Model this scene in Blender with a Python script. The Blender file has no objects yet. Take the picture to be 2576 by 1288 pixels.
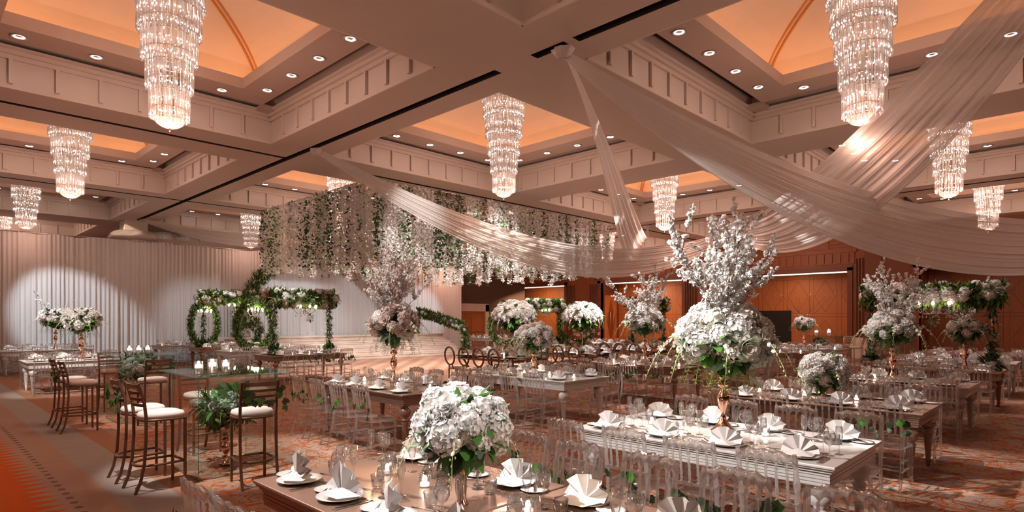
import bpy, math, random
from mathutils import Vector, Matrix, Euler
random.seed(11)
S = bpy.context.scene
col = S.collection
PI = math.pi
R = random.random
def U(a, b): return a + (b - a) * random.random()

# ------------------------------------------------------------------ camera, world, exposure
# the room's own axes are x ("along the curtain") and y ("towards the curtain"); the camera stands at the origin, turned 45 degrees
TH, FPX, Y0, HC = .799, 1503.0, 803.0, 1.79
cam = bpy.data.cameras.new('camera'); camo = bpy.data.objects.new('camera', cam); col.objects.link(camo)
camo.location = (0, 0, HC); camo.rotation_euler = (PI / 2, 0, -TH)
cam.sensor_width = 36; cam.lens = FPX / 2576 * 36; cam.shift_y = (Y0 - 644) / 2576
cam.clip_start = .05; cam.clip_end = 200
S.camera = camo
S.view_settings.view_transform = 'Standard'; S.view_settings.look = 'None'
S.view_settings.gamma = 1; S.view_settings.use_curve_mapping = False
S.view_settings.exposure = 0.08
W = bpy.data.worlds.new('world'); S.world = W; W.use_nodes = True
W.node_tree.nodes['Background'].inputs[0].default_value = (1, .55, .38, 1)
W.node_tree.nodes['Background'].inputs[1].default_value = .012
cy = S.cycles
cy.max_bounces = 6; cy.diffuse_bounces = 2; cy.glossy_bounces = 2; cy.transmission_bounces = 5
cy.transparent_max_bounces = 20; cy.sample_clamp_indirect = 2.5; cy.sample_clamp_direct = 12
cy.use_adaptive_sampling = True; cy.adaptive_threshold = .06; cy.caustics_reflective = False; cy.caustics_refractive = False
try: cy.use_light_tree = True
except Exception: pass

def at(px, py, z):
    """room point at height z seen at photograph pixel (px, py)"""
    t = (z - HC) / ((Y0 - py) / FPX); X = (px - 1288) / FPX * t
    return (X * math.cos(TH) + t * math.sin(TH), -X * math.sin(TH) + t * math.cos(TH), z)

ZC = 5.9                      # ceiling soffit
COFX = [(.05, 6.12), (7.57, 13.97), (15.48, 22.0), (23.55, 29.9)]
COFY = [(-.45, 5.75), (7.7, 13.85), (15.8, 21.85), (23.6, 29.25), (31.2, 36.6)]
AMB = (1, .54, .395)            # the hall's warm lamps
def light(name, kind, loc, energy, color=AMB, radius=.15, target=None, angle=60, blend=.5, size=None):
    l = bpy.data.lights.new(name, kind); l.energy = energy; l.color = color
    if kind == 'AREA':
        l.shape = 'RECTANGLE'; l.size, l.size_y = size
    else: l.shadow_soft_size = radius
    if kind == 'SPOT': l.spot_size = math.radians(angle); l.spot_blend = blend
    o = bpy.data.objects.new(name, l); col.objects.link(o); o.location = loc
    if target is not None:
        d = Vector(target) - Vector(loc); o.rotation_euler = d.to_track_quat('-Z', 'Y').to_euler()
    return o
# general light of the chandeliers, one lamp under the bowl of each
CH = []
for i, (x0, x1) in enumerate(COFX):
    for j, (y0, y1) in enumerate(COFY):
        if (i, j) in ((0, 0), (1, 0), (2, 0), (3, 0), (0, 1), (1, 1), (2, 1), (3, 1), (0, 2), (1, 2), (2, 2), (3, 2), (0, 3), (1, 3), (0, 4)):
            CH.append(((x0 + x1) / 2, (y0 + y1) / 2))
for k, (x, y) in enumerate(CH):
    light('chandelier_lamp', 'POINT', (x, y, 4.75), 22 if 24 < y < 30 else (75 if x < 4 and y < 4 else 140), AMB, .3)
for x, y in ((-5, 4), (-5, 12), (-5, 20), (3, -7), (11, -7), (19, -7), (22, 26)):
    light('chandelier_lamp', 'POINT', (x, y, 4.75), 70 if y < 0 or y == 20 else 140, AMB, .3)
WH = (1, .93, .88)
def pin(tx, ty, tz, fx, fy, e, ang=9, c=WH, blend=.6):     # adjustable pin spots set unseen just below the soffit
    light('pin_spot', 'SPOT', (fx, fy, 5.86), e * 1.75, c, .05, (tx, ty, tz), ang, blend)
pin(2.2, 2.9, .9, .8, 6.6, 1300, 24)         # bronze foreground table
pin(2.17, 2.48, 1.15, .6, 5.6, 1500, 11, (1, .97, .94))
pin(5.2, 2.5, .9, 6.9, 6.2, 1300, 28)         # white foreground table
pin(5.2, 2.4, 1.85, 1.2, 5.9, 2800, 15, (1, .97, .94))
pin(4.5, 2.3, .6, -1.5, 3.6, 1500, 22, WH, .7); pin(2.17, 2.48, 1.15, 1.6, -1.2, 450, 12, (1, .97, .94))  # second spot is an added fill for the white flowers
pin(8.3, 2.4, .9, 6.9, 6.3, 1100, 26)
pin(8.3, 2.5, 1.2, 6.9, 6.4, 500, 10)
pin(11.8, 2.4, 1.9, 7.2, 6.6, 900, 15)
pin(11.8, 2.4, .8, 14.2, 6.0, 600, 26)
pin(15.3, 2.4, 2.0, 14.4, 6.6, 700, 26)
pin(18.3, 2.4, .8, 18.0, 6.6, 500, 30)
pin(21.5, 2.4, .8, 22.4, 6.6, 500, 30)
pin(7.6, 7.3, .65, 1.0, 8.6, 800, 20); pin(4.7, 7.6, .6, .9, 6.2, 500, 24); pin(3.0, 18.2, .5, -1.0, 14.2, 1100, 24)
pin(5.4, 7.7, .9, 6.9, 12.8, 900, 22)
pin(5.5, 7.7, .9, 3.9, 14.2, 600, 20)
pin(8.2, 7.3, .9, 7.1, 12.0, 600, 24)
pin(8.3, 7.5, 1.6, 7.0, 11.2, 300, 14)
pin(11.9, 7.3, .9, 14.5, 10.6, 1900, 22)
pin(11.9, 7.4, 1.9, 8.4, 6.8, 800, 18)
pin(12.0, 11.6, 1.8, 9.6, 6.9, 2600, 16)
pin(14.6, 11.2, 1.8, 13.2, 6.9, 2400, 16)
pin(12.0, 11.8, .8, 14.4, 12.9, 900, 24)
pin(14.4, 11.4, .8, 14.4, 8.6, 900, 24)
pin(17, 11, .8, 14.8, 8.6, 700, 26)
pin(15.8, 7.4, .9, 14.6, 6.6, 600, 26)
pin(19.2, 7.4, .9, 18.4, 6.6, 500, 26)
pin(22.4, 7.3, 1.2, 21.0, 6.6, 500, 26)
pin(19.8, 16, .9, 20.6, 14.3, 900, 44)
pin(2.7, 7.6, .9, .9, 6.8, 900, 30)         # bar tables and stools
pin(3.0, 12.4, .9, .9, 14.2, 600, 26)
pin(3.3, 18.8, .9, 1.0, 15.0, 1300, 26)
pin(3.6, 25.4, .9, 1.0, 22.2, 600, 26)
pin(8.4, 17.0, 1.0, 6.9, 14.2, 700, 26)
pin(8.4, 20.3, 1.0, 6.8, 20.8, 500, 26)
pin(8.6, 23.4, 1.2, 6.9, 20.8, 600, 28)
BL = (.80, .92, 1)
pin(-.8, 27.3, 3.2, 6.8, 22.2, 1150, 26, BL, .5)    # pools of light on the long curtain
pin(4.6, 27.3, 1.6, 1.0, 22.3, 900, 32, BL, .5)
pin(9.2, 27.3, 1.2, 6.6, 22.3, 300, 40, BL, .8)
pin(13.0, 27.3, 2.2, 13, 22.2, 420, 56, BL, .8)
pin(17.0, 27.3, 2.2, 16, 22.2, 220, 50, BL, .8)
pin(20.6, 27.3, 1.9, 20.5, 22.3, 560, 34, BL, .7)
pin(15.5, 23.8, .3, 14, 22.2, 220, 90, WH, .8)
pin(13.0, 17.0, 0, 10, 14.2, 900, 50, WH, .8)
pin(13.2, 14.6, 3.5, 14.4, 8.2, 2000, 34, WH, .9); pin(11.0, 15.0, 3.4, 7.2, 9.4, 900, 26, WH, .9); pin(17.6, 14.6, 3.5, 17.6, 8.4, 900, 30, WH, .9)
gb = light('pattern_projector', 'SPOT', (11, 8.6, 5.86), 5200, (1, .86, .74), .02, (14, 17.5, 0), 54, .5); gb.data.use_nodes = True   # throws wavy bands of light on the dance floor
_n = gb.data.node_tree; _e = _n.nodes['Emission']; _c = _n.nodes.new('ShaderNodeTexCoord'); _mp = _n.nodes.new('ShaderNodeMapping'); _t = _n.nodes.new('ShaderNodeTexNoise'); _r = _n.nodes.new('ShaderNodeMapRange')
_mp.inputs['Scale'].default_value = (9, 42, 9); _t.inputs['Scale'].default_value = 1.3; _t.inputs['Detail'].default_value = 1.5; _t.inputs['Distortion'].default_value = .6
_r.inputs['From Min'].default_value = .50; _r.inputs['From Max'].default_value = .64
for _a, _b in ((_c.outputs['Normal'], _mp.inputs[0]), (_mp.outputs[0], _t.inputs['Vector']), (_t.outputs[0], _r.inputs[0]), (_r.outputs[0], _e.inputs['Strength'])): _n.links.new(_a, _b)
for x, y in ((13, 17.2), (16.5, 17.2), (18.3, 16), (11, 17)):    # lamps above the hanging flowers
    light('flower_lamp', 'SPOT', (x, y, 5.5), 1100, WH, .2, (x + .6, y + 1.2, 2.5), 120, .8)

# ------------------------------------------------------------------ materials
def new_mat(name):
    m = bpy.data.materials.new(name); m.use_nodes = True
    nt = m.node_tree; nt.nodes.clear()
    out = nt.nodes.new('ShaderNodeOutputMaterial')
    return m, nt, out
def pbr(name, base, rough=.6, metal=0, spec=.5, emit=None, es=0, coat=0, noise=0, nscale=8, sheen=0, bump=0, bscale=60, trans=0):
    m, nt, out = new_mat(name)
    b = nt.nodes.new('ShaderNodeBsdfPrincipled'); nt.links.new(b.outputs[0], out.inputs[0])
    b.inputs['Base Color'].default_value = (*base, 1); b.inputs['Roughness'].default_value = rough
    b.inputs['Metallic'].default_value = metal; b.inputs['Specular IOR Level'].default_value = spec
    b.inputs['Coat Weight'].default_value = coat; b.inputs['Sheen Weight'].default_value = sheen
    if emit: b.inputs['Emission Color'].default_value = (*emit, 1); b.inputs['Emission Strength'].default_value = es
    if noise:
        g = nt.nodes.new('ShaderNodeNewGeometry'); n = nt.nodes.new('ShaderNodeTexNoise'); n.inputs['Scale'].default_value = nscale
        n.inputs['Detail'].default_value = 4
        mx = nt.nodes.new('ShaderNodeMix'); mx.data_type = 'RGBA'
        mx.inputs[6].default_value = (*[c * (1 - noise) for c in base], 1); mx.inputs[7].default_value = (*[min(1, c * (1 + noise)) for c in base], 1)
        nt.links.new(g.outputs['Position'], n.inputs['Vector']); nt.links.new(n.outputs[0], mx.inputs[0]); nt.links.new(mx.outputs[2], b.inputs['Base Color'])
    if bump:
        n = nt.nodes.new('ShaderNodeTexNoise'); n.inputs['Scale'].default_value = bscale; n.inputs['Detail'].default_value = 3
        bp = nt.nodes.new('ShaderNodeBump'); bp.inputs['Strength'].default_value = bump; bp.inputs['Distance'].default_value = .01
        nt.links.new(n.outputs[0], bp.inputs['Height']); nt.links.new(bp.outputs[0], b.inputs['Normal'])
    if trans:        # petals and leaves let some light through
        t = nt.nodes.new('ShaderNodeBsdfTranslucent'); t.inputs[0].default_value = (*base, 1)
        ms = nt.nodes.new('ShaderNodeMixShader'); ms.inputs[0].default_value = trans
        nt.links.new(b.outputs[0], ms.inputs[1]); nt.links.new(t.outputs[0], ms.inputs[2]); nt.links.new(ms.outputs[0], out.inputs[0])
    return m
def clear(name, tint=(.93, .93, .93), rough=.03, milk=.05, low=.08, high=.9, power=2.2, mcol=(.9, .9, .9)):
    """clear glass or acrylic: a thin shell that reflects more towards its edges"""
    m, nt, out = new_mat(name)
    t = nt.nodes.new('ShaderNodeBsdfTransparent'); t.inputs[0].default_value = (*tint, 1)
    g = nt.nodes.new('ShaderNodeBsdfGlossy'); g.inputs['Roughness'].default_value = rough
    lw = nt.nodes.new('ShaderNodeLayerWeight'); lw.inputs[0].default_value = .5
    p = nt.nodes.new('ShaderNodeMath'); p.operation = 'POWER'; p.inputs[1].default_value = power
    mr = nt.nodes.new('ShaderNodeMapRange'); mr.inputs['To Min'].default_value = low; mr.inputs['To Max'].default_value = high
    mx = nt.nodes.new('ShaderNodeMixShader')
    nt.links.new(lw.outputs['Facing'], p.inputs[0]); nt.links.new(p.outputs[0], mr.inputs[0]); nt.links.new(mr.outputs[0], mx.inputs[0])
    nt.links.new(t.outputs[0], mx.inputs[1]); nt.links.new(g.outputs[0], mx.inputs[2])
    last = mx
    if milk:
        d = nt.nodes.new('ShaderNodeBsdfDiffuse'); d.inputs[0].default_value = (*mcol, 1)
        tr = nt.nodes.new('ShaderNodeBsdfTranslucent'); tr.inputs[0].default_value = (*mcol, 1)
        dm = nt.nodes.new('ShaderNodeMixShader'); dm.inputs[0].default_value = .5
        nt.links.new(d.outputs[0], dm.inputs[1]); nt.links.new(tr.outputs[0], dm.inputs[2])
        m2 = nt.nodes.new('ShaderNodeMixShader'); m2.inputs[0].default_value = milk
        nt.links.new(mx.outputs[0], m2.inputs[1]); nt.links.new(dm.outputs[0], m2.inputs[2]); last = m2
    nt.links.new(last.outputs[0], out.inputs[0])
    return m
def solid(name, ior=1.42, rough=.06, tr=.45, milk=.12, tint=(.995, .99, .985)):
    """solid clear plastic: refracts, yet lets part of the light straight through"""
    m, nt, out = new_mat(name)
    g = nt.nodes.new('ShaderNodeBsdfGlass'); g.inputs['IOR'].default_value = ior; g.inputs['Roughness'].default_value = rough; g.inputs[0].default_value = (*tint, 1)
    t = nt.nodes.new('ShaderNodeBsdfTransparent'); t.inputs[0].default_value = (*tint, 1)
    d = nt.nodes.new('ShaderNodeBsdfTranslucent'); d.inputs[0].default_value = (1, .97, .95, 1)
    a = nt.nodes.new('ShaderNodeMixShader'); a.inputs[0].default_value = tr
    b = nt.nodes.new('ShaderNodeMixShader'); b.inputs[0].default_value = milk
    nt.links.new(g.outputs[0], a.inputs[1]); nt.links.new(t.outputs[0], a.inputs[2]); nt.links.new(a.outputs[0], b.inputs[1]); nt.links.new(d.outputs[0], b.inputs[2]); nt.links.new(b.outputs[0], out.inputs[0])
    return m
def glow(name, c, s, sampled=False):
    m, nt, out = new_mat(name)
    e = nt.nodes.new('ShaderNodeEmission'); e.inputs[0].default_value = (*c, 1); e.inputs[1].default_value = s
    nt.links.new(e.outputs[0], out.inputs[0])
    m.cycles.emission_sampling = 'AUTO' if sampled else 'NONE'
    return m
def sheer(name, c=(.90, .86, .84), see=.42):
    m, nt, out = new_mat(name)
    t = nt.nodes.new('ShaderNodeBsdfTransparent'); d = nt.nodes.new('ShaderNodeBsdfDiffuse'); d.inputs[0].default_value = (*c, 1)
    tr = nt.nodes.new('ShaderNodeBsdfTranslucent'); tr.inputs[0].default_value = (*c, 1)
    sh = nt.nodes.new('ShaderNodeBsdfGlossy'); sh.inputs[0].default_value = (*c, 1); sh.inputs['Roughness'].default_value = .38
    a = nt.nodes.new('ShaderNodeMixShader'); a.inputs[0].default_value = .4
    b = nt.nodes.new('ShaderNodeMixShader'); b.inputs[0].default_value = .16
    k = nt.nodes.new('ShaderNodeMixShader')
    lw = nt.nodes.new('ShaderNodeLayerWeight'); lw.inputs[0].default_value = .5
    mr = nt.nodes.new('ShaderNodeMapRange'); mr.inputs['To Min'].default_value = 1 - see; mr.inputs['To Max'].default_value = 1
    nt.links.new(lw.outputs['Facing'], mr.inputs[0]); nt.links.new(mr.outputs[0], k.inputs[0])
    nt.links.new(d.outputs[0], a.inputs[1]); nt.links.new(tr.outputs[0], a.inputs[2])
    nt.links.new(a.outputs[0], b.inputs[1]); nt.links.new(sh.outputs[0], b.inputs[2])
    nt.links.new(t.outputs[0], k.inputs[1]); nt.links.new(b.outputs[0], k.inputs[2]); nt.links.new(k.outputs[0], out.inputs[0])
    return m
class G:
    """little wrapper to write shader maths"""
    def __init__(s, nt): s.nt = nt
    def m(s, op, *a):
        n = s.nt.nodes.new('ShaderNodeMath'); n.operation = op
        for i, v in enumerate(a):
            if isinstance(v, (int, float)): n.inputs[i].default_value = v
            else: s.nt.links.new(v, n.inputs[i])
        return n.outputs[0]
    def pos(s):
        g = s.nt.nodes.new('ShaderNodeNewGeometry'); x = s.nt.nodes.new('ShaderNodeSeparateXYZ'); s.nt.links.new(g.outputs['Position'], x.inputs[0])
        s.P = g.outputs['Position']; return x.outputs
    def vec(s, x, y, z):
        n = s.nt.nodes.new('ShaderNodeCombineXYZ')
        for i, v in enumerate((x, y, z)):
            if isinstance(v, (int, float)): n.inputs[i].default_value = v
            else: s.nt.links.new(v, n.inputs[i])
        return n.outputs[0]
    def noise(s, v, sc, det=2, dist=0, rough=.5):
        n = s.nt.nodes.new('ShaderNodeTexNoise'); n.inputs['Scale'].default_value = sc; n.inputs['Detail'].default_value = det
        n.inputs['Distortion'].default_value = dist; n.inputs['Roughness'].default_value = rough; s.nt.links.new(v, n.inputs['Vector'])
        return n.outputs[0]
    def mix(s, f, a, b):
        n = s.nt.nodes.new('ShaderNodeMix'); n.data_type = 'RGBA'
        for i, v in ((0, f), (6, a), (7, b)):
            if isinstance(v, (int, float)): n.inputs[i].default_value = v
            elif isinstance(v, tuple): n.inputs[i].default_value = (*v, 1)
            else: s.nt.links.new(v, n.inputs[i])
        return n.outputs[2]
    def bsdf(s, c, out, rough=.8, spec=.3, h=None, hs=.3, hd=.01):
        b = s.nt.nodes.new('ShaderNodeBsdfPrincipled'); s.nt.links.new(c, b.inputs['Base Color']); b.inputs['Roughness'].default_value = rough
        b.inputs['Specular IOR Level'].default_value = spec; s.nt.links.new(b.outputs[0], out.inputs[0])
        if h is not None:
            bp = s.nt.nodes.new('ShaderNodeBump'); bp.inputs['Strength'].default_value = hs; bp.inputs['Distance'].default_value = hd
            s.nt.links.new(h, bp.inputs['Height']); s.nt.links.new(bp.outputs[0], b.inputs['Normal'])
        return b

def carpet():
    m, nt, out = new_mat('carpet'); g = G(nt); x, y, z = g.pos()
    lt = lambda a, b: g.m('LESS_THAN', a, b); gt = lambda a, b: g.m('GREATER_THAN', a, b)
    # field: beige grey with orange and rust scrolls
    v = g.vec(x, y, 0)
    big = g.noise(v, .9, 2, 1.5)
    base = g.mix(gt(g.noise(v, 3.4, 1, .6), .57), (.50, .37, .29), (.42, .35, .30))
    w1 = g.noise(v, 1.5, 1.2, 3.2)
    l1 = lt(g.m('ABSOLUTE', g.m('SUBTRACT', w1, .5)), .026)
    w2 = g.noise(g.vec(g.m('ADD', x, 31), y, 0), 2.3, 1.2, 3.0)
    l2 = lt(g.m('ABSOLUTE', g.m('SUBTRACT', w2, .5)), .020)
    w3 = g.noise(g.vec(x, g.m('ADD', y, 57), 0), 3.0, .6, 2.2)
    l3 = lt(g.m('ABSOLUTE', g.m('SUBTRACT', w3, .5)), .010)
    blob = gt(g.noise(g.vec(g.m('ADD', x, 9), y, 0), 5.5, 1, 1.5), .70)
    grey = gt(g.noise(g.vec(g.m('ADD', x, 77), y, 0), 3.6, .5, .4), .69)
    c = g.mix(grey, base, (.20, .22, .21))
    c = g.mix(l3, c, (.50, .20, .09)); c = g.mix(l2, c, (.52, .15, .05)); c = g.mix(l1, c, (.52, .13, .04)); c = g.mix(blob, c, (.46, .11, .035))
    # border in long bands
    warp = g.m('MULTIPLY', g.m('SUBTRACT', g.noise(v, 2.5, 2), .5), .05)
    xw = g.m('ADD', x, warp)
    mott = g.noise(g.vec(g.m('MULTIPLY', x, .6), g.m('MULTIPLY', y, 3), 0), 2.2, 4)
    tan = g.mix(mott, (.50, .31, .22), (.56, .38, .29)); gr = g.mix(mott, (.42, .355, .31), (.52, .45, .40))
    b = g.mix(gt(xw, 2.04), gr, tan); b = g.mix(gt(xw, 1.52), tan, b); b = g.mix(gt(xw, 2.0), b, g.mix(mott, (.52, .23, .12), (.44, .26, .18)))
    # dots, teeth, flames
    ph = g.m('FRACT', g.m('DIVIDE', y, .213)); pc = g.m('ABSOLUTE', g.m('SUBTRACT', ph, .5))
    dd = g.m('ADD', g.m('POWER', g.m('DIVIDE', g.m('MULTIPLY', pc, .213), .045), 2), g.m('POWER', g.m('DIVIDE', g.m('SUBTRACT', x, 1.2), .035), 2))
    b = g.mix(lt(dd, 1), b, (.22, .17, .15))
    teeth = lt(x, g.m('SUBTRACT', 1.13, g.m('MULTIPLY', pc, .46)))
    org = g.mix(g.noise(v, 6, 3), (.72, .13, .015), (.82, .17, .025))
    b = g.mix(teeth, b, org)
    p2 = g.m('ABSOLUTE', g.m('SUBTRACT', g.m('FRACT', g.m('DIVIDE', y, .426)), .5))
    fl = lt(g.m('DIVIDE', p2, .16), g.m('POWER', g.m('MAXIMUM', g.m('SUBTRACT', .72, x), 0.0), .5))
    b = g.mix(g.m('MULTIPLY', fl, lt(x, .72)), b, (.46, .26, .16))
    far = lt(x, -1.2); b = g.mix(far, b, (.42, .27, .2))
    c = g.mix(lt(xw, 2.32), c, b)
    c = g.mix(.24, c, (.02, .01, .008))
    g.bsdf(c, out, .95, .1, g.noise(v, 180, 2), .5, .004)
    return m
def parquet():
    m, nt, out = new_mat('parquet'); g = G(nt); x, y, z = g.pos(); v = g.vec(x, y, 0)
    fx = g.m('FLOOR', g.m('DIVIDE', x, .45)); fy = g.m('FLOOR', g.m('DIVIDE', y, .45))
    n = g.noise(g.vec(g.m('MULTIPLY', fx, 7.3), g.m('MULTIPLY', fy, 3.7), 0), 1.3, 0)
    chk = g.m('MODULO', g.m('ABSOLUTE', g.m('ADD', fx, fy)), 2)
    c = g.mix(chk, (.26, .11, .06), (.62, .36, .25)); c = g.mix(g.m('MULTIPLY', n, .5), c, (.55, .33, .22))
    g.bsdf(c, out, .28, .5)
    return m
def wood(name, ax, dark=(.17, .048, .016), lite=(.33, .10, .03), w=1.32, diamonds=True, z0=2.0, zc1=2.95, rough=.5):
    m, nt, out = new_mat(name); g = G(nt); p = g.pos(); u = p[ax]; z = p[2]
    ab = lambda a: g.m('ABSOLUTE', a); lt = lambda a, b: g.m('LESS_THAN', a, b)
    grain = g.noise(g.vec(g.m('MULTIPLY', u, 14), 0, g.m('MULTIPLY', z, 1.1)), 1.0, 4, .6)
    c = g.mix(grain, dark, lite)
    cell = g.noise(g.vec(g.m('MULTIPLY', g.m('FLOOR', g.m('DIVIDE', u, w)), 5.1), g.m('MULTIPLY', g.m('FLOOR', g.m('DIVIDE', z, 1.6)), 3.3), 0), 1, 0)
    c = g.mix(g.m('MULTIPLY', cell, .4), c, lite)
    if diamonds:
        f = g.m('MULTIPLY', ab(g.m('SUBTRACT', g.m('FRACT', g.m('DIVIDE', u, w)), .5)), w)
        ln = lt(ab(g.m('SUBTRACT', f, w * .42)), .009)
        for zc, h in ((zc1, 1.6), (zc1 - 2.0, 1.6)):
            q = g.m('ADD', g.m('DIVIDE', f, w * .38), g.m('DIVIDE', ab(g.m('SUBTRACT', z, zc)), h / 2))
            ln = g.m('MAXIMUM', ln, lt(ab(g.m('SUBTRACT', q, 1)), .022))
        for zz in (z0 - .08, z0 + .08, 3.85):
            ln = g.m('MAXIMUM', ln, lt(ab(g.m('SUBTRACT', z, zz)), .009))
        c = g.mix(g.m('MULTIPLY', ln, .7), c, (.05, .014, .006))
    g.bsdf(c, out, rough, .4)
    return m
M = {
 'plaster': pbr('ceiling_plaster', (.62, .5, .43), .9, noise=.03, nscale=1.5),
 'fascia': pbr('panelled_plaster', (.72, .62, .55), .85, noise=.03, nscale=2),
 'ring': pbr('ring_plaster', (.55, .42, .35), .9),
 'dome': pbr('dome_plaster', (.80, .60, .45), .9, noise=.06, nscale=1.2),
 'rib': pbr('gilt_rib', (.62, .22, .03), .5),
 'slot': pbr('dark_slot', (.012, .009, .008), .9),
 'coverec': pbr('dark_recess', (.12, .06, .04), .9),
 'trimring': pbr('downlight_trim', (.5, .4, .35), .4, .2),
 'carpet': carpet(), 'parquet': parquet(),
 'wood': wood('veneer_panels', 1), 'woodx': wood('veneer_panels_side', 0, w=1.0), 'woodlit': wood('lit_veneer_panels', 1, (.30, .085, .022), (.46, .15, .045), 1.3),  # woodlit: lighter copy of the veneer, alcove light put into its colour
 'woodp': wood('plain_veneer', 1, diamonds=False), 'woodd': wood('dark_veneer', 1, (.12, .035, .015), (.2, .06, .025), diamonds=False),
 'marble': pbr('marble', (.66, .55, .48), .3, noise=.08, nscale=3),
 'darkwall': pbr('dark_wall', (.10, .06, .045), .9),
 'lightwall': pbr('pale_wall', (.6, .48, .4), .9, noise=.1, nscale=.8),
 'drape': pbr('white_voile', (.76, .71, .69), .85, sheen=.2, trans=.15),
 'stage': pbr('stage_boards', (.78, .66, .58), .35, noise=.08, nscale=1.4),
 'sheer': sheer('sheer_organza'),
 'crystal': clear('crystal_rod', (.90, .86, .84), .12, .42, .16, .85, 1.3, (1, .92, .88)),
 'bulb': glow('bulb_sparkle', (1, .92, .86), 10), 'lens': glow('downlight_lens', (1, .93, .85), 16), 'cove': glow('cove_strip', (1, .50, .25), 11, True),
 'strip': glow('light_strip', (1, .85, .72), 3.0, True),
 'flame': glow('flame', (1, .80, .62), 42), 'wax': pbr('glowing_candle_wax', (.9, .85, .78), .5, emit=(1, .8, .64), es=4.5),  # wax has its own glow, standing for flame light in the cup
 'brass': pbr('aged_brass', (.5, .3, .15), .3, 1),
 'bronze': pbr('bronze_lacquer', (.34, .215, .16), .33, .35, coat=.2, noise=.05, nscale=5), 'whitet': pbr('white_lacquer', (.70, .68, .66), .3, coat=.3),
 'greyt': pbr('taupe_lacquer', (.48, .38, .33), .33, .1, coat=.3), 'brownt': pbr('brown_lacquer', (.25, .11, .06), .3, .2, coat=.3),
 'blackglass': pbr('black_glass_top', (.015, .014, .016), .04, spec=.8),
 'acrylic': solid('clear_acrylic'),
 'glass': clear('drinking_glass', (.97, .97, .97), .04, .035, .08, .98, 1.8, (1, 1, 1)),
 'pane': clear('table_glass', (.95, .975, .965), .01, .0, .03, .6, 3.2), 'paneedge': clear('glass_edge', (.25, .62, .50), .05, .25, .2, .6, 2, (.2, .6, .5)),
 'china': pbr('white_china', (.82, .80, .79), .18, coat=.5), 'linen': pbr('white_linen', (.86, .84, .83), .85, sheen=.2, bump=.15, bscale=500),
 'steel': pbr('polished_steel', (.62, .56, .52), .16, 1), 'copper': pbr('rose_copper', (.82, .47, .34), .12, 1),
 'petal': pbr('white_petals', (.93, .92, .90), .7, trans=.38), 'petalc': pbr('cream_petals', (.86, .85, .74), .7, trans=.3), 'petalp': pbr('pale_pink_petals', (.80, .68, .64), .7, trans=.3),
 'leaf': pbr('green_leaf', (.07, .20, .03), .5, trans=.25, noise=.35, nscale=6), 'leafd': pbr('dark_leaf', (.035, .07, .025), .5, trans=.2, noise=.3, nscale=6),
 'leafg': pbr('grey_green_leaf', (.16, .21, .13), .6, trans=.2), 'leafy': pbr('olive_leaf', (.20, .24, .04), .6, trans=.25, noise=.3, nscale=5), 'twig': pbr('twig', (.10, .055, .045), .8),
 'bud': pbr('lime_buds', (.55, .62, .28), .6, trans=.2), 'mint': pbr('mint_hydrangea', (.55, .70, .58), .7, trans=.3),
 'stool': pbr('antique_brown_frame', (.20, .105, .065), .38, .5, noise=.25, nscale=14), 'cushion': pbr('ivory_seat_cushion', (.80, .74, .69), .8, sheen=.2),
 'amber': pbr('amber_ovalback', (.22, .075, .03), .2, .1, coat=.6), 'silver': pbr('silver_frame', (.5, .47, .44), .3, .8),
}

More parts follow.
